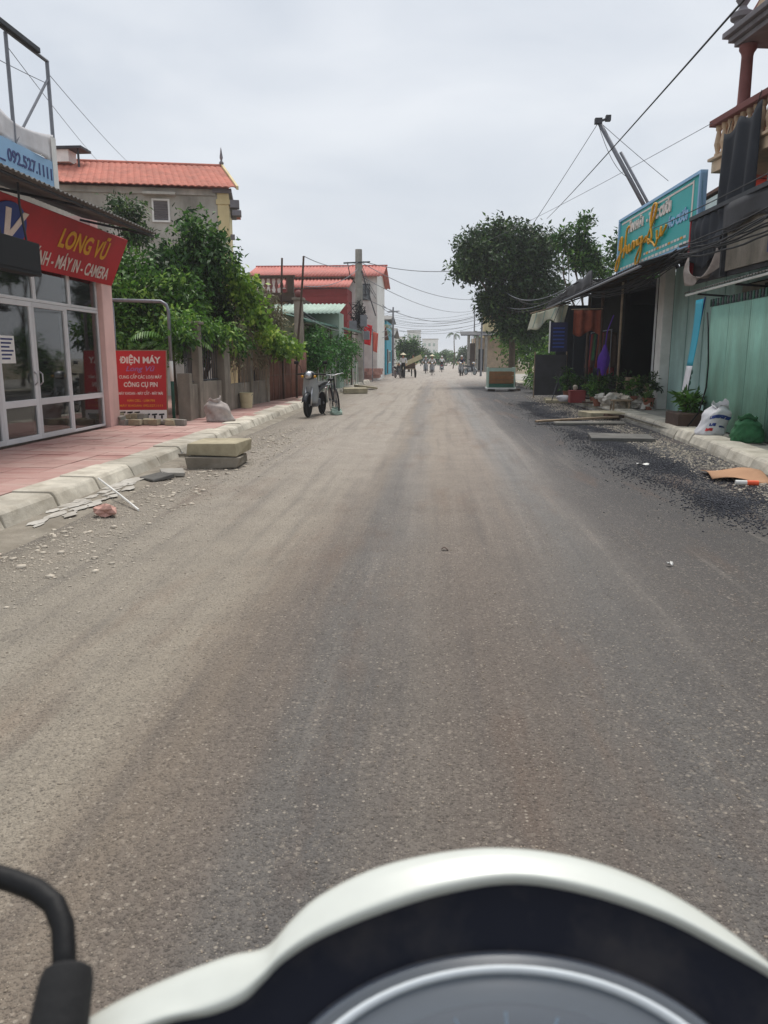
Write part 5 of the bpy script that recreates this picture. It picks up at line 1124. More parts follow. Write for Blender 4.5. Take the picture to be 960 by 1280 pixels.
# planks, slabs and litter in the right gutter
B_ = lambda l, c, d, rz, ry=0, m='wood', s=1, cat='plank', name='plank': slab(l, c, d, rz, m, None, .006, s, ry, cat, name)
B_('long pale plank lying across the right gutter', (3.1, 17.1, .10), (1.95, .14, .045), .32, -.03, s=1)
B_('shorter grey plank under the long pale one', (3.3, 16.75, .045), (1.5, .22, .05), .1, 0, 'concrete', 2)
B_('dark plank end sticking out at the right kerb', (4.0, 17.6, .14), (.6, .12, .06), .7, .1, 'brown', 3)
slab('low dark concrete slab sunk in the black chippings', (3.25, 13.7, .03), (1.05, .75, .09), -.1, 'darkslab', seed=8)
slab('sandy slab lying at the kerb before the stone heap', (3.95, 18.6, .1), (.9, .8, .12), .2, 'slab', seed=9)
slab('pale broken slab in the right gutter behind the planks', (3.9, 25.5, .06), (.7, 1.6, .1), -.1, 'slab', seed=10)
cbx = B(); cbx.grid(lambda a, c: (3.2 + .62 * a + .12 * c, 9.0 + .75 * c - .15 * a, .035 + .03 * math.sin(a * 5 + c * 4) + .02 * c), 8, 6)
o = cbx.build('cardboard_sheet', M['cardboard'], smooth=True, solid=.006); tag(pivot(o, (3.5, 9.3, 0)), 'flattened torn cardboard lying in the right gutter', 'cardboard')
tb_ = thing('paper_tube', 'small white and orange tube lying before the flattened cardboard', 'tube', (3.5, 8.75, .03))
B().tube([(3.37, 8.76, .035), (3.49, 8.745, .035)], .028, 10).build('white_end', M['white'], tb_, smooth='auto'); B().tube([(3.49, 8.745, .035), (3.61, 8.73, .035)], .029, 10).build('orange_end', mat('orange_print', (232, 92, 52), .5), tb_, smooth='auto')
for i, (x, y, l) in enumerate(((2.68, 10.35, 'white paper scrap lying on the black chippings'), (1.6, 5.2, 'tiny pale scrap on the right half of the road'))):
    o = B().grid(lambda a, c: (.16 * a, .07 * c, .012 * math.sin(a * 6 + c * 3)), 5, 3).build('paper_scrap', M['white'], smooth=True, solid=.002); o.location = (x, y, .022); o.rotation_euler = (0, 0, .4 * i - .3); o.scale = (1, 1, 1) if i == 0 else (.25, .4, 1); tag(o, l, 'scrap')
lf = B().grid(lambda a, c: (.05 * a, .03 * c, .014 * math.sin(a * 4)), 4, 2).build('dry_leaf', M['brown'], smooth=True, solid=.002); lf.location = (.06, 5.55, .01); tag(lf, 'single brown dry leaf in the middle of the road', 'leaf')

# wooden cart box, tree and far right side
wc = thing('crate_cart', 'orange and green timber box standing at the right roadside before the tree', 'crate', (2.82, 34.4, 0))
B().bx(2.24, 2.3, 33.9, 34.9, .16, 1.02).bx(3.36, 3.42, 33.9, 34.9, .16, 1.02).build('side_board', M['palegreen'], wc)
for k in range(5): B().bx(2.3, 3.36, 33.9, 33.95, .17 + k * .17, .325 + k * .17).build('plank', (M['greensheet'], M['crate'], M['crate'], M['crate'], M['palegreen'])[k], wc)
for k in range(5): B().bx(2.3, 3.36, 34.85, 34.9, .17 + k * .17, .325 + k * .17).build('plank', M['crate'], wc)
B().bx(2.2, 3.46, 33.86, 34.94, .1, .16).build('bed', M['white'], wc); B().bx(3.2, 3.7, 34.2, 34.5, .02, .1).build('skid', M['brown'], wc); B().bx(2.3, 2.6, 34.2, 34.5, .0, .1).build('skid', M['brown'], wc)
B().bx(2.26, 3.4, 33.98, 34.82, .5, .56).build('load', M['earth'], wc)
tree('roadside_tree', 'large spreading dark green tree over the right roadside', (3.95, 40.6, .05), [((1.9, 40.2, 6.9), (1.0, 1.2, .62)), ((3.4, 40.6, 7.35), (1.4, 1.4, .72)), ((4.9, 40.8, 6.9), (1.2, 1.3, .8)), ((1.6, 39.9, 5.75), (.85, 1.0, .5)), ((3.1, 40.5, 6.0), (1.5, 1.4, .9)), ((4.9, 40.5, 5.7), (1.3, 1.3, .9)), ((3.3, 40.6, 4.7), (1.0, 1.1, .75)), ((4.7, 41, 4.5), (1.1, 1.2, .8)), ((2.7, 40.2, 4.2), (.6, .8, .5)), ((2.9, 40.3, 3.7), (.6, .8, .5)), ((5.2, 40.6, 3.5), (1.1, 1.0, .8)), ((4.2, 41.2, 3.2), (.9, .8, .6)), ((4.7, 39.7, 2.7), (.9, .8, .7)), ((3.5, 40.0, 3.0), (.7, .7, .5)), ((5.6, 39.6, 4.2), (.8, .8, .8))], 31000, .21, M['leaf_olive'], M['bark'], .2, 81, fork=.5, clump=.23, per=40, top=(3.7, 40.6, 6.0))
tree('slim_tree', 'narrow upright dark tree showing above the sheet roof', (6.6, 34.5, .05), [((6.1, 34.5, 6.6), (.42, .5, .75)), ((6.2, 34.5, 5.6), (.65, .7, .6)), ((6.8, 34.5, 5.2), (.6, .7, .5)), ((5.4, 34.4, 6.3), (.35, .4, .5))], 4200, .17, M['leaf_dark'], M['bark'], .1, 82, clump=.15)
tree('shade_tree', 'yellow green bushy tree behind the large tree trunk on the right', (5.6, 47, .05), [((4.6, 47, 2.7), (1.0, 1.2, .9)), ((5.8, 47, 3.4), (1.3, 1.3, 1.0)), ((5.2, 46, 1.6), (1.2, 1.0, .8)), ((6.6, 45, 2.4), (1.0, 1.0, 1.2))], 6500, .2, M['leaf_mid'], M['bark'], .12, 83, clump=.24)
tree('roof_tree', 'dark crown rising behind the teal sign and sheet roof', (8.2, 33, .05), [((7.6, 33, 5.6), (.8, .8, .8)), ((8.2, 33, 4.6), (1.2, 1, .8))], 3000, .18, M['leaf_dark'], M['bark'], .12, 84, clump=.2)
bhs = thing('weedy_bush', 'low green bush beside the dark screen on the right', 'bush', (4.6, 33, .1))
b = B()
for i in range(5): limb(b, (4.6, 33, .1), (4.1 + .3 * i, 32.6 + .2 * i, 1.1), .03, .01, i, .1)
b.build('stem', M['bark'], bhs); leaves('foliage', M['leaf_mid'], bhs, [((4.6, 33.2, .9), (.7, .8, .7)), ((5.2, 32.5, 1.6), (.8, .8, .9)), ((4.2, 32.2, .5), (.5, .5, .4))], 4200, .13, 85, .15)
ch = thing('columned_house', 'small grey house with a columned porch far on the right', 'house', (4.9, 85, .1))
B().bx(4.2, 9, 86.5, 93, 0, 3.6).build('wall', M['tanstone'], ch); B().bx(5.2, 9, 86.6, 93, 3.6, 6.0).build('upper_wall', M['cream'], ch)
B().ext([(2.6, 83.6, 3.75), (9, 83.6, 3.75), (9, 86.8, 4.2), (2.6, 86.8, 4.2)], (0, 0, .1)).build('porch_roof', M['tindark'], ch)
for x in (3.45, 4.35, 5.3): B().tube([(x, 84, 0), (x, 84, 3.78)], .16, 10).build('column', M['concrete'], ch, smooth='auto')
B().bx(3.5, 4.2, 85.0, 85.1, .1, 3.0).build('screen_wall', M['brown'], ch); B().bx(4.6, 5.2, 86.4, 86.49, .1, 2.4).build('door', M['dark'], ch)
B().ext([(4.6, 85.8, 6.0), (9.2, 85.8, 6.0), (9.2, 90, 7.3), (4.6, 90, 7.3)], (0, 0, .12)).build('roof', M['tindark'], ch)
mound = B().blob((4.6, 58, .05), (.7, 2.2, .5), 4, .3, 14, 8, flat=-.2).build('earth_mound', M['earth'], smooth=True); tag(mound, 'heap of brown earth on the far right pavement', 'mound')

# ================================================================== vehicles and people
def wheel(parent, y, r, w, name='wheel', spokes=10):
    rot = Matrix.Rotation(R(90), 3, 'Y')
    h = B().lathe([(.035, -.05), (.035, .05)], (0, y, r), 10, rot).build(name, M['steel'], parent, local=True)
    prof = [(r - w * 1.0, -w * .55), (r - w * .35, -w * .62), (r - .004, -w * .35), (r, 0), (r - .004, w * .35), (r - w * .35, w * .62), (r - w * 1.0, w * .55), (r - w * 1.0, -w * .55)]
    B().lathe(prof, (0, y, r), 28, rot).build('tyre', M['tyre'], h, smooth='auto', local=True)
    B().lathe([(r - w * 1.0, -w * .5), (r - w * 1.25, -w * .3), (r - w * 1.25, w * .3), (r - w * 1.0, w * .5)], (0, y, r), 28, rot).build('rim', M['chrome'], h, smooth='auto', local=True)
    b = B()
    for k in range(spokes):
        t = 2 * math.pi * k / spokes; b.tube([(.03 * (-1) ** k, y, r), (0, y + (r - w * 1.2) * math.cos(t), r + (r - w * 1.2) * math.sin(t))], .004, 4)
    b.build('spokes', M['chrome'], h, local=True); return h
def motorbike(label, body, shield, loc, rz, group, simple=False):
    t = thing('motorbike', label, 'motorbike', loc, rz, group); K = dict(parent=t, local=True)
    for y in (.62, -.60): wheel(t, y, .285, .055, spokes=16)
    B().tube([(-.075, .62, .29), (-.08, .5, .72)], .022, 8).tube([(.075, .62, .29), (.08, .5, .72)], .022, 8).build('fork', M['chrome'], smooth=True, **K)
    B().grid(lambda a, c: ((c - .5) * .13 * (1 - .2 * abs(a - .5)), .62 + .325 * math.cos(R(20) + a * R(130)), .285 + .325 * math.sin(R(20) + a * R(130)) - .04 * abs(c - .5) ** 2 * 4), 12, 6).build('front_fender', body, smooth=True, solid=.006, **K)
    B().grid(lambda a, c: ((c - .5) * (.42 - .16 * abs(a - .6)) , .40 + .10 * (1 - abs(c - .5) * 2) ** .6 - .16 * a * (1 - a) - .14 * (a < .25) * (0.25 - a), .95 - .62 * a), 10, 14).build('leg_shield', shield, smooth=True, solid=.012, **K)
    B().blob((0, .44, 1.0), (.15, .13, .11), 3, .05, 14, 9).build('headlight_cowl', body, smooth=True, **K)
    B().lathe([(.085, 0), (.08, .03), (.04, .05), (0, .055)], (0, .545, 1.0), 14, Matrix.Rotation(R(-80), 3, 'X'), 1.15).build('headlight', M['chrome'], smooth=True, **K)
    for s_ in (-1, 1):
        B().lathe([(.035, 0), (.03, .03), (0, .04)], (s_ * .155, .50, .97), 8, Matrix.Rotation(R(-80), 3, 'X')).build('indicator', M['gold'], smooth=True, **K)
        B().tube([(s_ * .22, .36, 1.05), (s_ * .25, .34, 1.2), (s_ * .33, .33, 1.27)], .007, 5).build('mirror_stem', M['black'], **K)
        B().box((s_ * .36, .33, 1.30), (.12, .03, .075)).build('mirror', M['black'], bevel=.015, **K)
        B().tube([(s_ * .33, .33, .2), (s_ * .3, .02, .24)], .0, 4) if False else None
        B().tube([(s_ * .1, .0, .26), (s_ * .27, .02, .26)], .014, 6).build('foot_peg', M['black'], **K)
        B().tube([(s_ * .13, -.6, .3), (s_ * .14, -.45, .68)], .028, 8).build('shock_absorber', M['chrome'], **K)
    B().tube([(-.36, .26, 1.02), (-.2, .36, 1.03), (0, .38, 1.0), (.2, .36, 1.03), (.36, .26, 1.02)], .018, 8).build('handlebar', M['black'], smooth=True, **K)
    prof = [(.44, .42), (.30, .34), (.05, .36), (-.1, .55), (-.35, .62), (-.85, .70), (-.86, .76), (-.4, .74), (-.05, .66), (.1, .50), (.34, .50)]
    B().ext([(-.09, y, z) for y, z in prof], (.18, 0, 0)).build('body', body, bevel=.03, **K)
    B().ext([(-.115, y, z) for y, z in [(.02, .68), (-.1, .70), (-.8, .77), (-.82, .83), (-.45, .82), (-.15, .79), (0, .76)]], (.23, 0, 0)).build('seat', M['black'], bevel=.035, **K)
    B().box((0, .0, .33), (.2, .34, .2)).build('engine', M['steel'], bevel=.03, **K)
    B().tube([(.12, .1, .25), (.14, -.2, .22), (.15, -.75, .3)], [.025, .04, .05], 10).build('exhaust', M['chrome'], smooth=True, **K)
    B().box((0, -.87, .68), (.13, .05, .08)).build('tail_light', M['red'], bevel=.01, **K)
    B().tube([(-.1, -.6, .72), (-.12, -.9, .82), (.12, -.9, .82), (.1, -.6, .72)], .011, 6).build('grab_rail', M['chrome'], **K)
    B().tube([(-.08, .0, .28), (-.24, -.05, .01)], .013, 6).build('side_stand', M['black'], **K)
    B().box((0, -.84, .5), (.15, .015, .12), rx=-.3).build('number_plate', M['white'], **K)
    return t
GB = 'motorbikes along the street'
m1 = motorbike('dark motorbike with silver shield parked nose-on at the left kerb', M['mpaint'], M['mgrey'], (-2.98, 19.1, .0), R(172), GB)
# bicycle beside it
by = thing('bicycle', 'old black bicycle leaning beside the parked dark motorbike', 'bicycle', (-2.62, 20.1, 0), R(196)); by.rotation_euler = (0, R(5), R(196))
for y in (.53, -.53): wheel(by, y, .33, .032, spokes=18)
K = dict(parent=by, local=True)
B().tube([(0, .53, .33), (0, .42, .72), (0, .38, .95)], .016, 6).build('fork', M['black'], **K)
B().tube([(0, .40, .82), (0, -.02, .3), (0, -.18, .82)], .017, 6).tube([(0, .41, .78), (0, -.16, .76)], .014, 6).tube([(0, -.53, .33), (0, -.16, .72)], .011, 6).tube([(0, -.53, .33), (0, -.02, .3)], .011, 6).build('frame', M['mpaint'], **K)
B().tube([(-.28, .22, 1.0), (-.24, .36, 1.02), (0, .38, .98), (.24, .36, 1.02), (.28, .22, 1.0)], .013, 6).build('handlebar', M['chrome'], smooth=True, **K)
B().blob((0, -.22, .86), (.09, .14, .045), 2, .05).build('saddle', M['black'], smooth=True, **K)
B().tube([(-.12, -.02, .2), (0, -.02, .3), (.12, -.02, .4)], .01, 5).build('pedal_crank', M['steel'], **K)
B().box((0, -.52, .72), (.16, .36, .02)).build('carrier', M['steel'], **K)
sack('plastic_bag', 'pale green plastic bag on the road under the bicycle', 'bag', (-2.5, 19.45, .0), (.16, .13, .17), .4, M['palegreen'], 17, (.0, .03))

def person(label, loc, rz, J, shirt, trousers, hat, group, hatm):
    """one continuous skinned body; clothing colours follow body regions"""
    E = [('pel', 'chest'), ('chest', 'neck'), ('neck', 'head'), ('head', 'top')]
    rad = dict(pel=(.13, .105), chest=(.155, .11), neck=(.05, .05), head=(.078, .092), top=(.05, .06))
    pts = dict(J)
    for s_ in 'lr':
        E += [('chest', 'sh' + s_), ('sh' + s_, 'el' + s_), ('el' + s_, 'wr' + s_), ('wr' + s_, 'ha' + s_), ('pel', 'hi' + s_), ('hi' + s_, 'kn' + s_), ('kn' + s_, 'an' + s_), ('an' + s_, 'to' + s_)]
        rad.update({'sh' + s_: (.062, .062), 'el' + s_: (.045, .045), 'wr' + s_: (.032, .032), 'ha' + s_: (.035, .02), 'hi' + s_: (.09, .09), 'kn' + s_: (.062, .062), 'an' + s_: (.042, .042), 'to' + s_: (.045, .035)})
        w = Vector(pts['wr' + s_]); h = Vector(pts['ha' + s_]); d = (h - w).normalized(); sd = d.cross(Vector((0, 0, 1)))
        sd = sd.normalized() if sd.length > .1 else Vector((1, 0, 0))
        for k in range(4):
            nm = 'f%d%s' % (k, s_); pts[nm] = h + d * (.07 + .012 * (1.5 - abs(k - 1.5))) + sd * (k - 1.5) * .022 - Vector((0, 0, .015)); E.append(('ha' + s_, nm)); rad[nm] = (.0085, .0085)
        pts['th' + s_] = w.lerp(h, .5) + sd * .06 + d * .03; E.append(('wr' + s_, 'th' + s_)); rad['th' + s_] = (.01, .01)
    names = list(pts); idx = {n: i for i, n in enumerate(names)}
    me = bpy.data.meshes.new('body'); me.from_pydata([tuple(pts[n]) for n in names], [(idx[a], idx[c]) for a, c in E], [])
    tmp = bpy.data.objects.new('tmp', me); COL.objects.link(tmp)
    md = tmp.modifiers.new('skin', 'SKIN'); 
    if not me.skin_vertices: 
        bm = bmesh.new(); bm.from_mesh(me); bm.verts.layers.skin.verify(); bm.to_mesh(me); bm.free()
    for n in names:
        sv_ = me.skin_vertices[0].data[idx[n]]; sv_.radius = rad[n]; sv_.use_root = (n == 'pel')
    sb_ = tmp.modifiers.new('sub', 'SUBSURF'); sb_.levels = 1; sb_.render_levels = 1
    ev = bpy.data.meshes.new_from_object(tmp.evaluated_get(bpy.context.evaluated_depsgraph_get())); bpy.data.objects.remove(tmp)
    t = thing('person', label, 'person', loc, rz, group)
    ev.materials.clear()
    for m_ in (shirt, trousers, M['skin'], M['black']): ev.materials.append(m_)
    P = {n: Vector(pts[n]) for n in names}
    grp = dict(pel=1, chest=0, neck=2, head=2, top=2)
    for n in names:
        if n[:2] in ('sh', 'el'): grp[n] = 0
        elif n[:2] in ('wr', 'ha', 'th') or n[0] == 'f': grp[n] = 2
        elif n[:2] in ('hi', 'kn', 'an'): grp[n] = 1
        elif n[:2] == 'to': grp[n] = 3
    segs = [(P[a], P[c], grp[a], grp[c]) for a, c in E]
    for f in ev.polygons:
        c0 = f.center; best = 9e9; gi = 0
        for a, c, ga, gc in segs:
            ab = c - a; tt = max(0, min(1, (c0 - a).dot(ab) / max(ab.length_squared, 1e-9))); dd = (a + ab * tt - c0).length
            if dd < best: best = dd; gi = ga if tt < .55 else gc
        f.material_index = gi; f.use_smooth = True
    o = bpy.data.objects.new('body', ev); COL.objects.link(o); o.parent = t
    hd = Vector(pts['head'])
    B().blob(tuple(hd + Vector((0, -.012, .045))), (.1, .118, .098), 3, .03, 12, 8, flat=-.03).build('helmet' if hat == 'helmet' else 'hair', hatm, t, smooth=True, local=True)
    B().blob(tuple(hd + Vector((0, .095, .0))), (.014, .02, .022), 1, 0, 6, 5).build('nose', M['skin'], t, local=True)
    if hat == 'cone': B().lathe([(.24, 0), (.02, .15), (0, .155)], tuple(hd + Vector((0, 0, .06))), 16).build('conical_hat', M['bucket'], t, local=True)
    return t
SIT = dict(pel=(0, -.2, .88), chest=(0, -.1, 1.24), neck=(0, -.06, 1.42), head=(0, -.03, 1.53), top=(0, -.03, 1.62), shl=(-.18, -.08, 1.36), shr=(.18, -.08, 1.36), ell=(-.26, .1, 1.15), elr=(.26, .1, 1.15), wrl=(-.28, .27, 1.06), wrr=(.28, .27, 1.06), hal=(-.29, .33, 1.05), har=(.29, .33, 1.05),
           hil=(-.1, -.18, .86), hir=(.1, -.18, .86), knl=(-.16, .2, .74), knr=(.16, .2, .74), anl=(-.17, .02, .32), anr=(.17, .02, .32), tol=(-.18, .17, .29), tor=(.18, .17, .29))
STAND = dict(pel=(0, 0, .95), chest=(0, .03, 1.3), neck=(0, .04, 1.48), head=(0, .06, 1.59), top=(0, .06, 1.68), shl=(-.19, .02, 1.42), shr=(.19, .02, 1.42), ell=(-.25, .02, 1.15), elr=(.25, .02, 1.15), wrl=(-.24, .16, .98), wrr=(.24, .16, .98), hal=(-.24, .22, .94), har=(.24, .22, .94),
             hil=(-.1, 0, .92), hir=(.1, 0, .92), knl=(-.11, .1, .52), knr=(.11, -.04, .5), anl=(-.11, .06, .09), anr=(.11, -.22, .11), tol=(-.12, .2, .04), tor=(.12, -.08, .04))
GP = 'people far down the street'
cw, cg, cb_, cr_ = M['white'], M['mgrey'], M['navycloth'], M['redwall']
far_r = [((-.32, 66.4), 180, 'motorbike ridden towards the camera in the middle of the far road', 'rider in white shirt in the middle of the far road', cw, M['brown'], 'cone'),
         ((-.95, 74.0), 180, 'motorbike ridden farther behind, left of the middle rider', 'rider in pale grey shirt left behind the middle rider', cg, cb_, 'helmet'),
         ((.62, 82.0), 0, 'motorbike ridden away from the camera right of the middle rider', 'rider in white shirt riding away on the far road', cw, M['black'], 'helmet'),
         ((2.1, 64.5), 170, 'dark motorbike standing by the right roadside bush far off', 'rider in dark jacket sitting on the motorbike at the far right', cb_, M['black'], 'helmet')]
for (x, y), rz, lm_, lp_, sh_, tr_, ht in far_r:
    motorbike(lm_, M['mpaint'], M['mgrey'], (x, y, 0), R(rz), GB); person(lp_, (x, y, 0), R(rz), SIT, sh_, tr_, ht, GP, M['white'] if ht == 'helmet' else M['hair'])
motorbike('motorbike parked at the far left behind the cart with the board', M['mpaint'], M['mpaint'], (-2.75, 56.6, 0), R(200), GB)
motorbike('motorbike parked at the far right beside the dark jacket rider', M['mgrey'], M['mpaint'], (2.95, 67.5, 0), R(215), GB)
person('person in pale lilac shirt standing by the far left cart', (-2.3, 55.4, 0), R(170), STAND, M['ink_p'] if False else M['sackw'], M['black'], 'cone', GP, M['hair'])
person('person in dark clothes walking behind the far left cart', (-1.75, 60.5, 0), R(10), STAND, cb_, M['black'], 'hair', GP, M['hair'])
hc = thing('hand_cart', 'wooden hand cart carrying a long pale board at the far left', 'cart', (-1.95, 57.6, 0), R(12))
for s_ in (-1, 1):
    rot = Matrix.Rotation(R(90), 3, 'Y'); B().lathe([(.22, -.03), (.3, -.03), (.3, .03), (.22, .03), (.22, -.03)], (s_ * .45, 0, .3), 20, rot).build('wheel', M['tyre'], hc, local=True); B().tube([(s_ * .36, -.7, .62), (s_ * .36, .9, .62)], .03, 6).build('shaft', M['wood'], hc, local=True)
B().box((0, 0, .64), (.8, 1.0, .06)).build('bed', M['wood'], hc, local=True); B().box((.0, 0, .86), (.7, .9, .35)).build('load', M['brown'], hc, local=True, bevel=.05)
bd = B().box((0, 0, 0), (1.55, .12, .32)).build('long_board', M['bucket'], bevel=.01); bd.location = (-1.75, 57.0, 1.22); bd.rotation_euler = (0, R(-24), .1); tag(bd, 'long pale board tilted up on the far hand cart', 'board')

# ------------------------------------------------------------------ cables
C_ = lambda l, p, q, sag, r, m='cabl', g=None, wob=0: cable('overhead_cable', l, p, q, sag, r, M[m], g, 18, wob)
C_('thick black cable crossing the sky at the upper right', (1.75, 4.0, 3.42), (4.25, 32, 6.75), .05, .008)
C_('thin wire crossing in front of the teal sign', (3.3, 7.0, 3.2), (4.5, 17.2, 4.06), .03, .008)
C_('pale thin wire from the balcony to the far right sky', (5.1, 15.9, 5.72), (2.0, 40, 6.9), .1, .006, 'cablg')
for q_, l in (((2.9, 26, 5.4), 'stay wire from leaning pole down to the lower left'), ((6.6, 24, 6.4), 'stay wire from leaning pole down to the teal sign')): C_(l, (4.55, 24.0, 8.02), q_, .02, .009, 'cablg')
C_('looped slack wire hanging beside the leaning pole', (4.5, 23.95, 8.0), (5.6, 24.1, 6.5), .35, .008)
for i in range(9):
    q0 = random.Random(i + 50); y0 = q0.uniform(7, 9)
    C_('black cable in the bundle strung below the teal sign', (4.55 + q0.uniform(-.12, .12), y0, 3.5 + q0.uniform(-.08, .25)), (4.62 + q0.uniform(-.1, .1), 15.6 + q0.uniform(-.3, .3), 3.36 + q0.uniform(-.14, .14)), .12 + q0.uniform(0, .15), q0.uniform(.010, .02), 'cabl', 'bundle of cables below the teal sign', .012)
    C_('black cable in the far half of the bundle under the teal sign', (4.62 + q0.uniform(-.1, .1), 15.6 + q0.uniform(-.3, .3), 3.36 + q0.uniform(-.14, .14)), (4.15 + q0.uniform(-.15, .1), 24.0 + q0.uniform(-1, 2), 3.5 + q0.uniform(-.12, .15)), .18 + q0.uniform(0, .3), q0.uniform(.010, .018), 'cabl', 'far bundle of cables under the teal sign', .014)
for i in range(5):
    q0 = random.Random(i + 90); C_('slack cable looping from the sheet roof towards the large tree', (4.1 + q0.uniform(-.1, .1), 23 + q0.uniform(0, 2), 3.45 + q0.uniform(-.1, .2)), (3.6 + q0.uniform(-.3, .3), 40, 4.1 + q0.uniform(-.3, .6)), q0.uniform(.2, .5), .014, 'cablg' if i % 2 else 'cabl', 'cables from the sheet roof to the tree')
for i, (z, x2, y2, z2) in enumerate(((6.4, 3.6, 40, 6.1), (6.3, 3.6, 63, 6.0), (5.6, 4.2, 88, 6.6), (4.6, 3.6, 63, 4.9))):
    C_('cable strung across the street from the thick utility pole', (-3.9, 42, z), (x2, y2, z2), .5 + .15 * i, .018, 'cablg', 'cables crossing the far street')
for i, (z, y2, z2) in enumerate(((6.3, 63, 5.2), (6.1, 63, 5.0), (5.6, 78, 5.9), (3.4, 63, 4.0), (3.2, 63, 3.5))):
    C_('cable running on from the thick utility pole along the left side', (-4.0, 42, z), (-3.6, y2, z2), .6, .018, 'cablg', 'cables along the far left side')
wq_ = random.Random(77)
for i in range(9):
    C_('fine wire strung across the far end of the street', (-3.6 - .2 * i, 63 + 2 * i, 3.6 + .28 * i), (3.6 + .1 * i, 63 + 3 * i, 4.0 + .3 * i + wq_.uniform(-.3, .3)), wq_.uniform(.2, .7), .014, 'cablg', 'fine wires across the far street')
for i, (z, z2) in enumerate(((6.4, 5.4), (6.3, 4.5), (3.4, 3.6))): C_('cable reaching the thick utility pole from the wooden posts', (-4.12, 24.6, z2 - .9), (-4.1, 42, z - .2 * i), .3, .013, 'cablg', 'cables from wooden posts to pole')
for i, (p, q_) in enumerate((((-5.45, 11.36, 5.3), (-9.3, 24.3, 7.15)), ((-5.5, 10.4, 5.3), (-10.4, 24.6, 7.3)), ((-5.45, 7.5, 4.9), (-5.45, 11.3, 5.15)))):
    C_(('thin pale wire from the steel frame to the grey house ridge', 'second thin wire running to the far end of the grey roof', 'thin wire strung across the open steel frame')[i], p, q_, .05, .005, 'cablg')

# ------------------------------------------------------------------ end of the street: green belt and pale blocks
fq = random.Random(33)
for i in range(13):
    x = -13 + i * 2.5 + fq.uniform(-.8, .8); y = 125 + fq.uniform(-18, 26); h = fq.uniform(1.8, 3.2) if abs(x) < 7 else fq.uniform(3.5, 6)
    if abs(x) < 3.6 and y < 135: y = 150
    tree('distant_tree', 'hazy green tree in the belt closing the far end of the street', (x, y, 0), [((x, y, h * .68), (1.5, 1.5, h * .33)), ((x + .9, y, h * .5), (1.2, 1.2, h * .28))], 1500, .42, M[('leaf_mid', 'leaf_olive', 'leaf_bush')[i % 3]], M['bark'], .1, 100 + i, group='belt of trees at the far end', clump=.3)
for i, (x, y, w, h, l) in enumerate(((-8.5, 300, 5, 11.6, 'tallest pale block in the haze beyond the street'), (-2.5, 330, 6.5, 9.2, 'low pale block in the haze right of the tallest'), (-15.5, 320, 5.5, 9.8, 'pale block in the haze left of the tallest'))):
    t = thing('apartment_block', l, 'building', (x, y, 0)); B().bx(x - w / 2, x + w / 2, y, y + 6, 0, h).build('wall', M['white'], t); B().bx(x - w / 2 - .2, x + w / 2 + .2, y - .2, y + 6.2, h, h + .3).build('roof', M['concrete'], t)
    for k in range(int(h // 2.6)):
        for j in range(3): B().bx(x - w / 2 + .6 + j * w / 3.4, x - w / 2 + 1.5 + j * w / 3.4, y - .05, y - .005, 1.2 + k * 2.6, 2.4 + k * 2.6).build('window', M['palegreen'], t)
for i, (x, y, h) in enumerate(((2.4, 110, 4.6), (5.5, 120, 5.0))): palm('distant_palm', ('small palm sticking out above the far green belt', 'second small palm right of the far green belt')[i], (x, y, 0), h, 9, 1.4, M['leaf_olive'], 20 + i, 1.1, .08)

# haze
hz = B().bx(-1510, 1510, -210, 3010, -1.6, 12.4).build('haze', M['white']); hz.data.materials.clear()
hm = bpy.data.materials.new('haze_air'); hm.use_nodes = True; hn = hm.node_tree; hn.nodes.clear()
ho = hn.nodes.new('ShaderNodeOutputMaterial'); hv = hn.nodes.new('ShaderNodeVolumePrincipled')
hv.inputs['Color'].default_value = (.92, .95, 1, 1); hv.inputs['Density'].default_value = .0008; hv.inputs['Anisotropy'].default_value = .2
hn.links.new(hv.outputs[0], ho.inputs['Volume']); hz.data.materials.append(hm); setting(hz, 'stuff')

# ================================================================== the scooter the picture is taken from
sct = thing('scooter', 'white scooter front cowl with round dark dashboard in the foreground', 'scooter', (.03, .2, 0))
# frame of the instrument face: centre, right, up the face, towards the rider
fc = Vector((.0382, .2807, 1.0899)); n_ = Vector((0, -.62, .78)).normalized(); u_ = Vector((math.cos(R(3.8)), math.sin(R(3.8)), 0)); u_ = (u_ - n_ * u_.dot(n_)).normalized(); v_ = n_.cross(u_)
NS = 84
fr_, ur, vr = fc, u_, v_
def rings(name, lst, m, parent=sct, cap=False):
    """loft of ellipses given as (half width, half height, offset up the face, height towards the rider)"""
    b = B(); n = NS
    for ax, ay, v0, h in lst: b.v += [tuple(fr_ + ur * (ax * math.cos(t)) + vr * (v0 + ay * math.sin(t)) + n_ * h) for t in (2 * math.pi * k / NS for k in range(NS))]
    for i in range(len(lst) - 1):
        for k in range(n): b.f.append((i * n + k, i * n + (k + 1) % n, (i + 1) * n + (k + 1) % n, (i + 1) * n + k))
    if cap: b.f.append(tuple((len(lst) - 1) * n + k for k in range(n)))
    return b.build(name, m, parent, smooth=True)
def C1(s, h): return (.1377 * (s if s > 1 else 1 - (1 - s) * .5), .102 * s, 0, h)
def D1(s, h): return (.105 * s, .0666 * s, -.02, h)
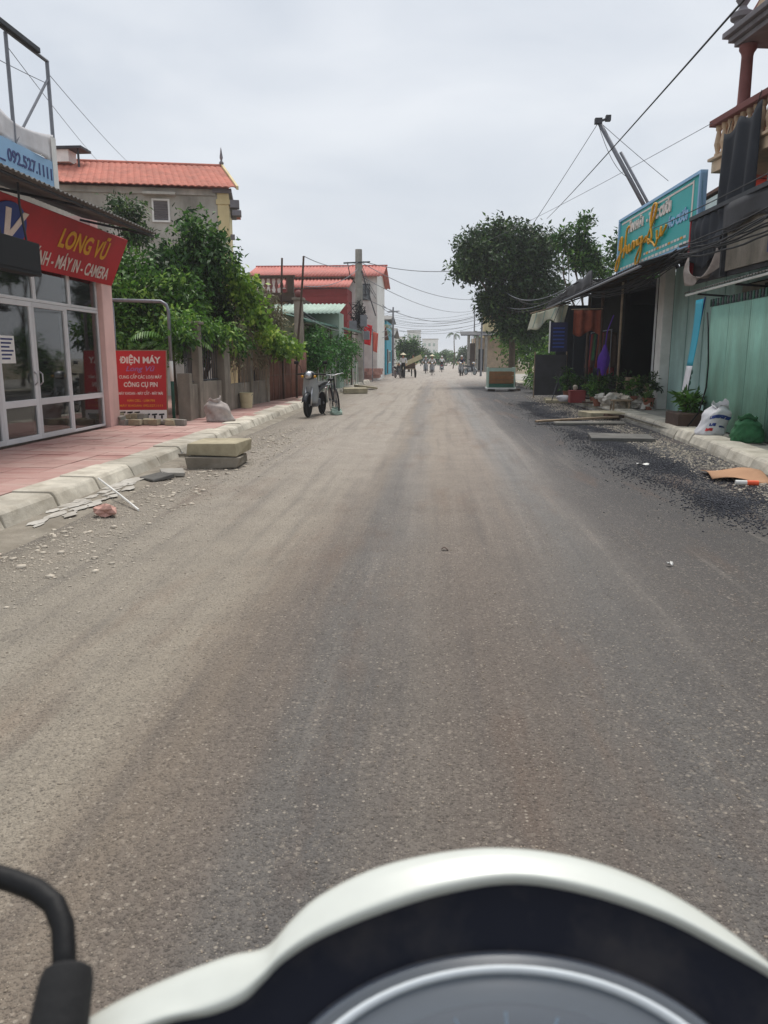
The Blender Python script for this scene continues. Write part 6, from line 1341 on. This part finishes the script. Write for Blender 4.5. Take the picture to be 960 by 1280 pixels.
def gloss(name, col, rough, coat=0., var=.03):
    t = NT(name); n = t.noise(90, 3, .6); d = t.noise(14, 5, .65); c = lin(col); cc = t.ramp(n, (.3, tuple(x * (1 - var) for x in c[:3]) + (1,)), (.7, c))
    cc = t.mix(t.math('MULTIPLY', t.ramp(d, (.5, _bw[0]), (.8, _bw[1])), .12), cc, lin((150, 140, 126)))          # a film of road dust
    t.base(cc); t.link(t.math('ADD', t.math('MULTIPLY', d, .25), rough - .1), t.b.inputs['Roughness'])
    t.b.inputs['Specular IOR Level'].default_value = .5 if coat else .22
    t.b.inputs['Coat Weight'].default_value = coat; t.b.inputs['Coat Roughness'].default_value = .12; t.bump(n, .03, .001); return t.m
wpaint = gloss('pearl_white_paint', (204, 207, 199), .32, .5); bplast = gloss('satin_black_plastic', (16, 19, 32), .55); gdial = gloss('grey_dial', (124, 132, 144), .4)
# the cowl lip: stations of (outer edge, inner edge) on the instrument plane, metres right and up of the centre
LIP = [(-0.2106, 0.018, -0.1906, 0.0126), (-0.1879, 0.0319, -0.1581, 0.0242), (-0.1635, 0.0424, -0.1375, 0.0279), (-0.1341, 0.0523, -0.1232, 0.0331), (-0.1151, 0.0563, -0.1143, 0.0408), (-0.1035, 0.0681, -0.1051, 0.0494), (-0.0891, 0.0797, -0.0872, 0.0595), (-0.0609, 0.0923, -0.0568, 0.0706), (-0.0256, 0.0997, -0.0247, 0.079), (0.0076, 0.1013, 0.0097, 0.0831), (0.0418, 0.0965, 0.0447, 0.0776), (0.0722, 0.0862, 0.0787, 0.0661), (0.0997, 0.0702, 0.1044, 0.0525), (0.1238, 0.049, 0.1288, 0.0364), (0.1441, 0.024, 0.146, 0.0108), (0.1501, -0.0004, 0.1507, -0.0112)]
def spline(P, k=6):
    out = []
    for i in range(len(P) - 1):
        p0, p1, p2, p3 = P[max(i - 1, 0)], P[i], P[i + 1], P[min(i + 2, len(P) - 1)]
        for j in range(k):
            t = j / k; out.append(tuple(.5 * (2 * b_ + (c_ - a_) * t + (2 * a_ - 5 * b_ + 4 * c_ - d_) * t * t + (3 * b_ - a_ - 3 * c_ + d_) * t ** 3) for a_, b_, c_, d_ in zip(p0, p1, p2, p3)))
    return out + [tuple(P[-1])]
lip = spline(LIP)
def PT(u, v, h): return tuple(fc + u_ * u + v_ * v + n_ * h)
SEC = [(-.42, -.16), (-.30, -.07), (-.16, -.028), (-.06, -.012), (.0, -.0065), (.12, -.003), (.35, .0), (.6, .0022), (.78, .0042), (.88, .0052), (.95, .0048), (1.0, .0022), (1.01, -.004)]
b = B(); ns = len(SEC)
for (ou_, ov_, iu, iv) in lip:
    for f_, h in SEC: b.v.append(PT(ou_ + (iu - ou_) * f_, ov_ + (iv - ov_) * f_, h))
for i in range(len(lip) - 1):
    for k in range(ns - 1): b.f.append((i * ns + k, i * ns + k + 1, (i + 1) * ns + k + 1, (i + 1) * ns + k))
b.build('cowl', wpaint, sct, smooth=True)
b = B(); NB = 7
for i, (ou_, ov_, iu, iv) in enumerate(lip):
    t = math.pi * (1.22 - 1.44 * i / (len(lip) - 1)); eu, ev_ = .1165 * math.cos(t), -.02 + .0752 * math.sin(t)
    for k in range(NB):
        f_ = k / (NB - 1); h = -.0035 - .0115 * f_ ** .7
        b.v.append(PT(iu + (eu - iu) * f_ + 0, iv + (ev_ - iv) * f_, h))
for i in range(len(lip) - 1):
    for k in range(NB - 1): b.f.append((i * NB + k, i * NB + k + 1, (i + 1) * NB + k + 1, (i + 1) * NB + k))
b.build('bezel', bplast, sct, smooth=True)
rings('dial_rim', [(.1165, .0752, -.02, -.0152), D1(1.10, -.0125), D1(1.06, -.0115), D1(1.02, -.0125)], gloss('smoke_grey_rim', (70, 76, 88), .3))
rings('chrome_ring', [D1(1.02, -.0085), D1(1.01, -.004), D1(.975, -.004), D1(.965, -.0085)], gloss('pale_ring', (208, 214, 218), .35))
rings('dial_face', [D1(1.05, -.0135), D1(.8, -.0145), D1(.5, -.015), D1(.04, -.015)], gdial, cap=True)
rings('inner_dial', [D1(.80, -.0135), D1(.79, -.0125), D1(.62, -.0125), D1(.61, -.0135)], gloss('dark_dial_band', (84, 93, 108), .4))
rings('lens', [D1(1.09, -.0105), D1(.9, -.006), D1(.65, -.001), D1(.35, .002), D1(.04, .003)], glass_mat('clear_lens', (170, 178, 188), .12, .16), cap=True)
for k in range(13):
    a = math.pi * (1.1 - 1.2 * k / 12); q0, q1 = ([fr_ + ur * (.105 * s * math.cos(a)) + vr * (-.02 + .0666 * s * math.sin(a)) - n_ * .0118 for s in (.66, .74)])
    B().tube([q0, q1], .0006, 4).build('dial_mark', M['ltblue'], sct)
B().tube([fc - v_ * .02 - n_ * .008, fc + u_ * -.05 - v_ * .01 - n_ * .008], .0012, 5).build('needle', M['red'], sct)
# handlebar covers: lofted shoulders that run out from the cowl
def loft(name, cs, m, n=28):
    b = B()
    for c, rn, rv in cs:
        for k in range(n):
            t = 2 * math.pi * k / n; b.v.append(tuple(Vector(c) + v_ * (rv * math.sin(t)) + n_ * (rn * math.cos(t))))
    for i in range(len(cs) - 1):
        for k in range(n): b.f.append((i * n + k, i * n + (k + 1) % n, (i + 1) * n + (k + 1) % n, (i + 1) * n + k))
    b.f.append(tuple(range(n))[::-1]); b.f.append(tuple((len(cs) - 1) * n + k for k in range(n)))
    return b.build(name, m, sct, smooth=True)
for s_ in (-1, 1):
    loft('handlebar_cover', [(fc + u_ * (s_ * x) + v_ * (top - rv - .006 - (.02 if s_ > 0 else 0)) - n_ * .034, rn, rv) for x, top, rn, rv in ((.104, .052, .008, .03), (.110, .0565, .018, .045), (.118, .0575, .024, .05), (.134, .055, .026, .048), (.150, .0495, .025, .046), (.1635, .0445, .024, .044), (.178, .038, .023, .042), (.192, .0315, .021, .038), (.206, .022, .018, .033), (.218, .010, .013, .025), (.226, .0, .006, .014))], wpaint)
    g0 = fc + u_ * (s_ * .215) - v_ * .022 - n_ * .028; B().tube([g0, g0 + u_ * (s_ * .05) - v_ * .012, g0 + u_ * (s_ * .17) - v_ * .05], [.015, .017, .017], 14).build('grip', M['black'], sct, smooth=True)
def MB(a, c, d=.012): return fc + u_ * a + v_ * c + n_ * d
B().tube([MB(-.1985, -.02), MB(-.2015, .012), MB(-.2035, .040), MB(-.204, .0445), MB(-.2042, .0465)], [.0142, .0134, .0120, .0106, .0070], 20).build('rubber_boot', M['tyre'], sct, smooth='auto')
st_ = [MB(-.2035, .035), MB(-.2075, .0505), MB(-.2115, .0625), MB(-.2185, .0722), MB(-.229, .0785), MB(-.243, .0832), MB(-.262, .088), MB(-.30, .10)]
B().tube(st_, .0055, 14).build('mirror_stem', M['black'], sct, smooth=True)
B().blob(tuple(st_[-1] + u_ * -.06 + v_ * .012), (.075, .02, .045), 2, .02, 16, 10).build('mirror_housing', M['black'], sct, smooth=True)
# the rest of the scooter under the frame
B().grid(lambda a, c: ((a - .5) * .44 * (1 - .25 * c) + .027, .40 - .05 * c - .16 * (2 * a - 1) ** 2, .84 - .58 * c), 14, 10).build('leg_shield', wpaint, sct, smooth=True, solid=.012)
B().tube([(.027, .36, .9), (.027, .55, .3)], .03, 10).build('steering_column', M['darksteel'], sct)
whl = B().lathe([(.035, -.05), (.035, .05)], (.027, .6, .25), 10, Matrix.Rotation(R(90), 3, 'Y')).build('front_wheel', M['steel'], sct)
B().lathe([(.15, -.045), (.22, -.05), (.25, 0), (.22, .05), (.15, .045), (.15, -.045)], (.027, .6, .25), 28, Matrix.Rotation(R(90), 3, 'Y')).build('tyre', M['tyre'], whl, smooth='auto')
B().ext([(-.09, .3, .27), (-.09, -.5, .27), (-.09, -.9, .55), (-.09, -.9, .7), (-.09, -.2, .62), (-.09, -.1, .36), (-.09, .3, .35)], (.235, 0, 0)).build('body', wpaint, sct, bevel=.04)
B().ext([(-.1, -.2, .63), (-.1, -.95, .72), (-.1, -.95, .78), (-.1, -.3, .74)], (.255, 0, 0)).build('seat', M['black'], sct, bevel=.03)
wh2 = B().lathe([(.035, -.05), (.035, .05)], (.027, -.62, .25), 10, Matrix.Rotation(R(90), 3, 'Y')).build('rear_wheel', M['steel'], sct)
B().lathe([(.15, -.05), (.22, -.055), (.25, 0), (.22, .055), (.15, .05), (.15, -.05)], (.027, -.62, .25), 28, Matrix.Rotation(R(90), 3, 'Y')).build('tyre', M['tyre'], wh2, smooth='auto')
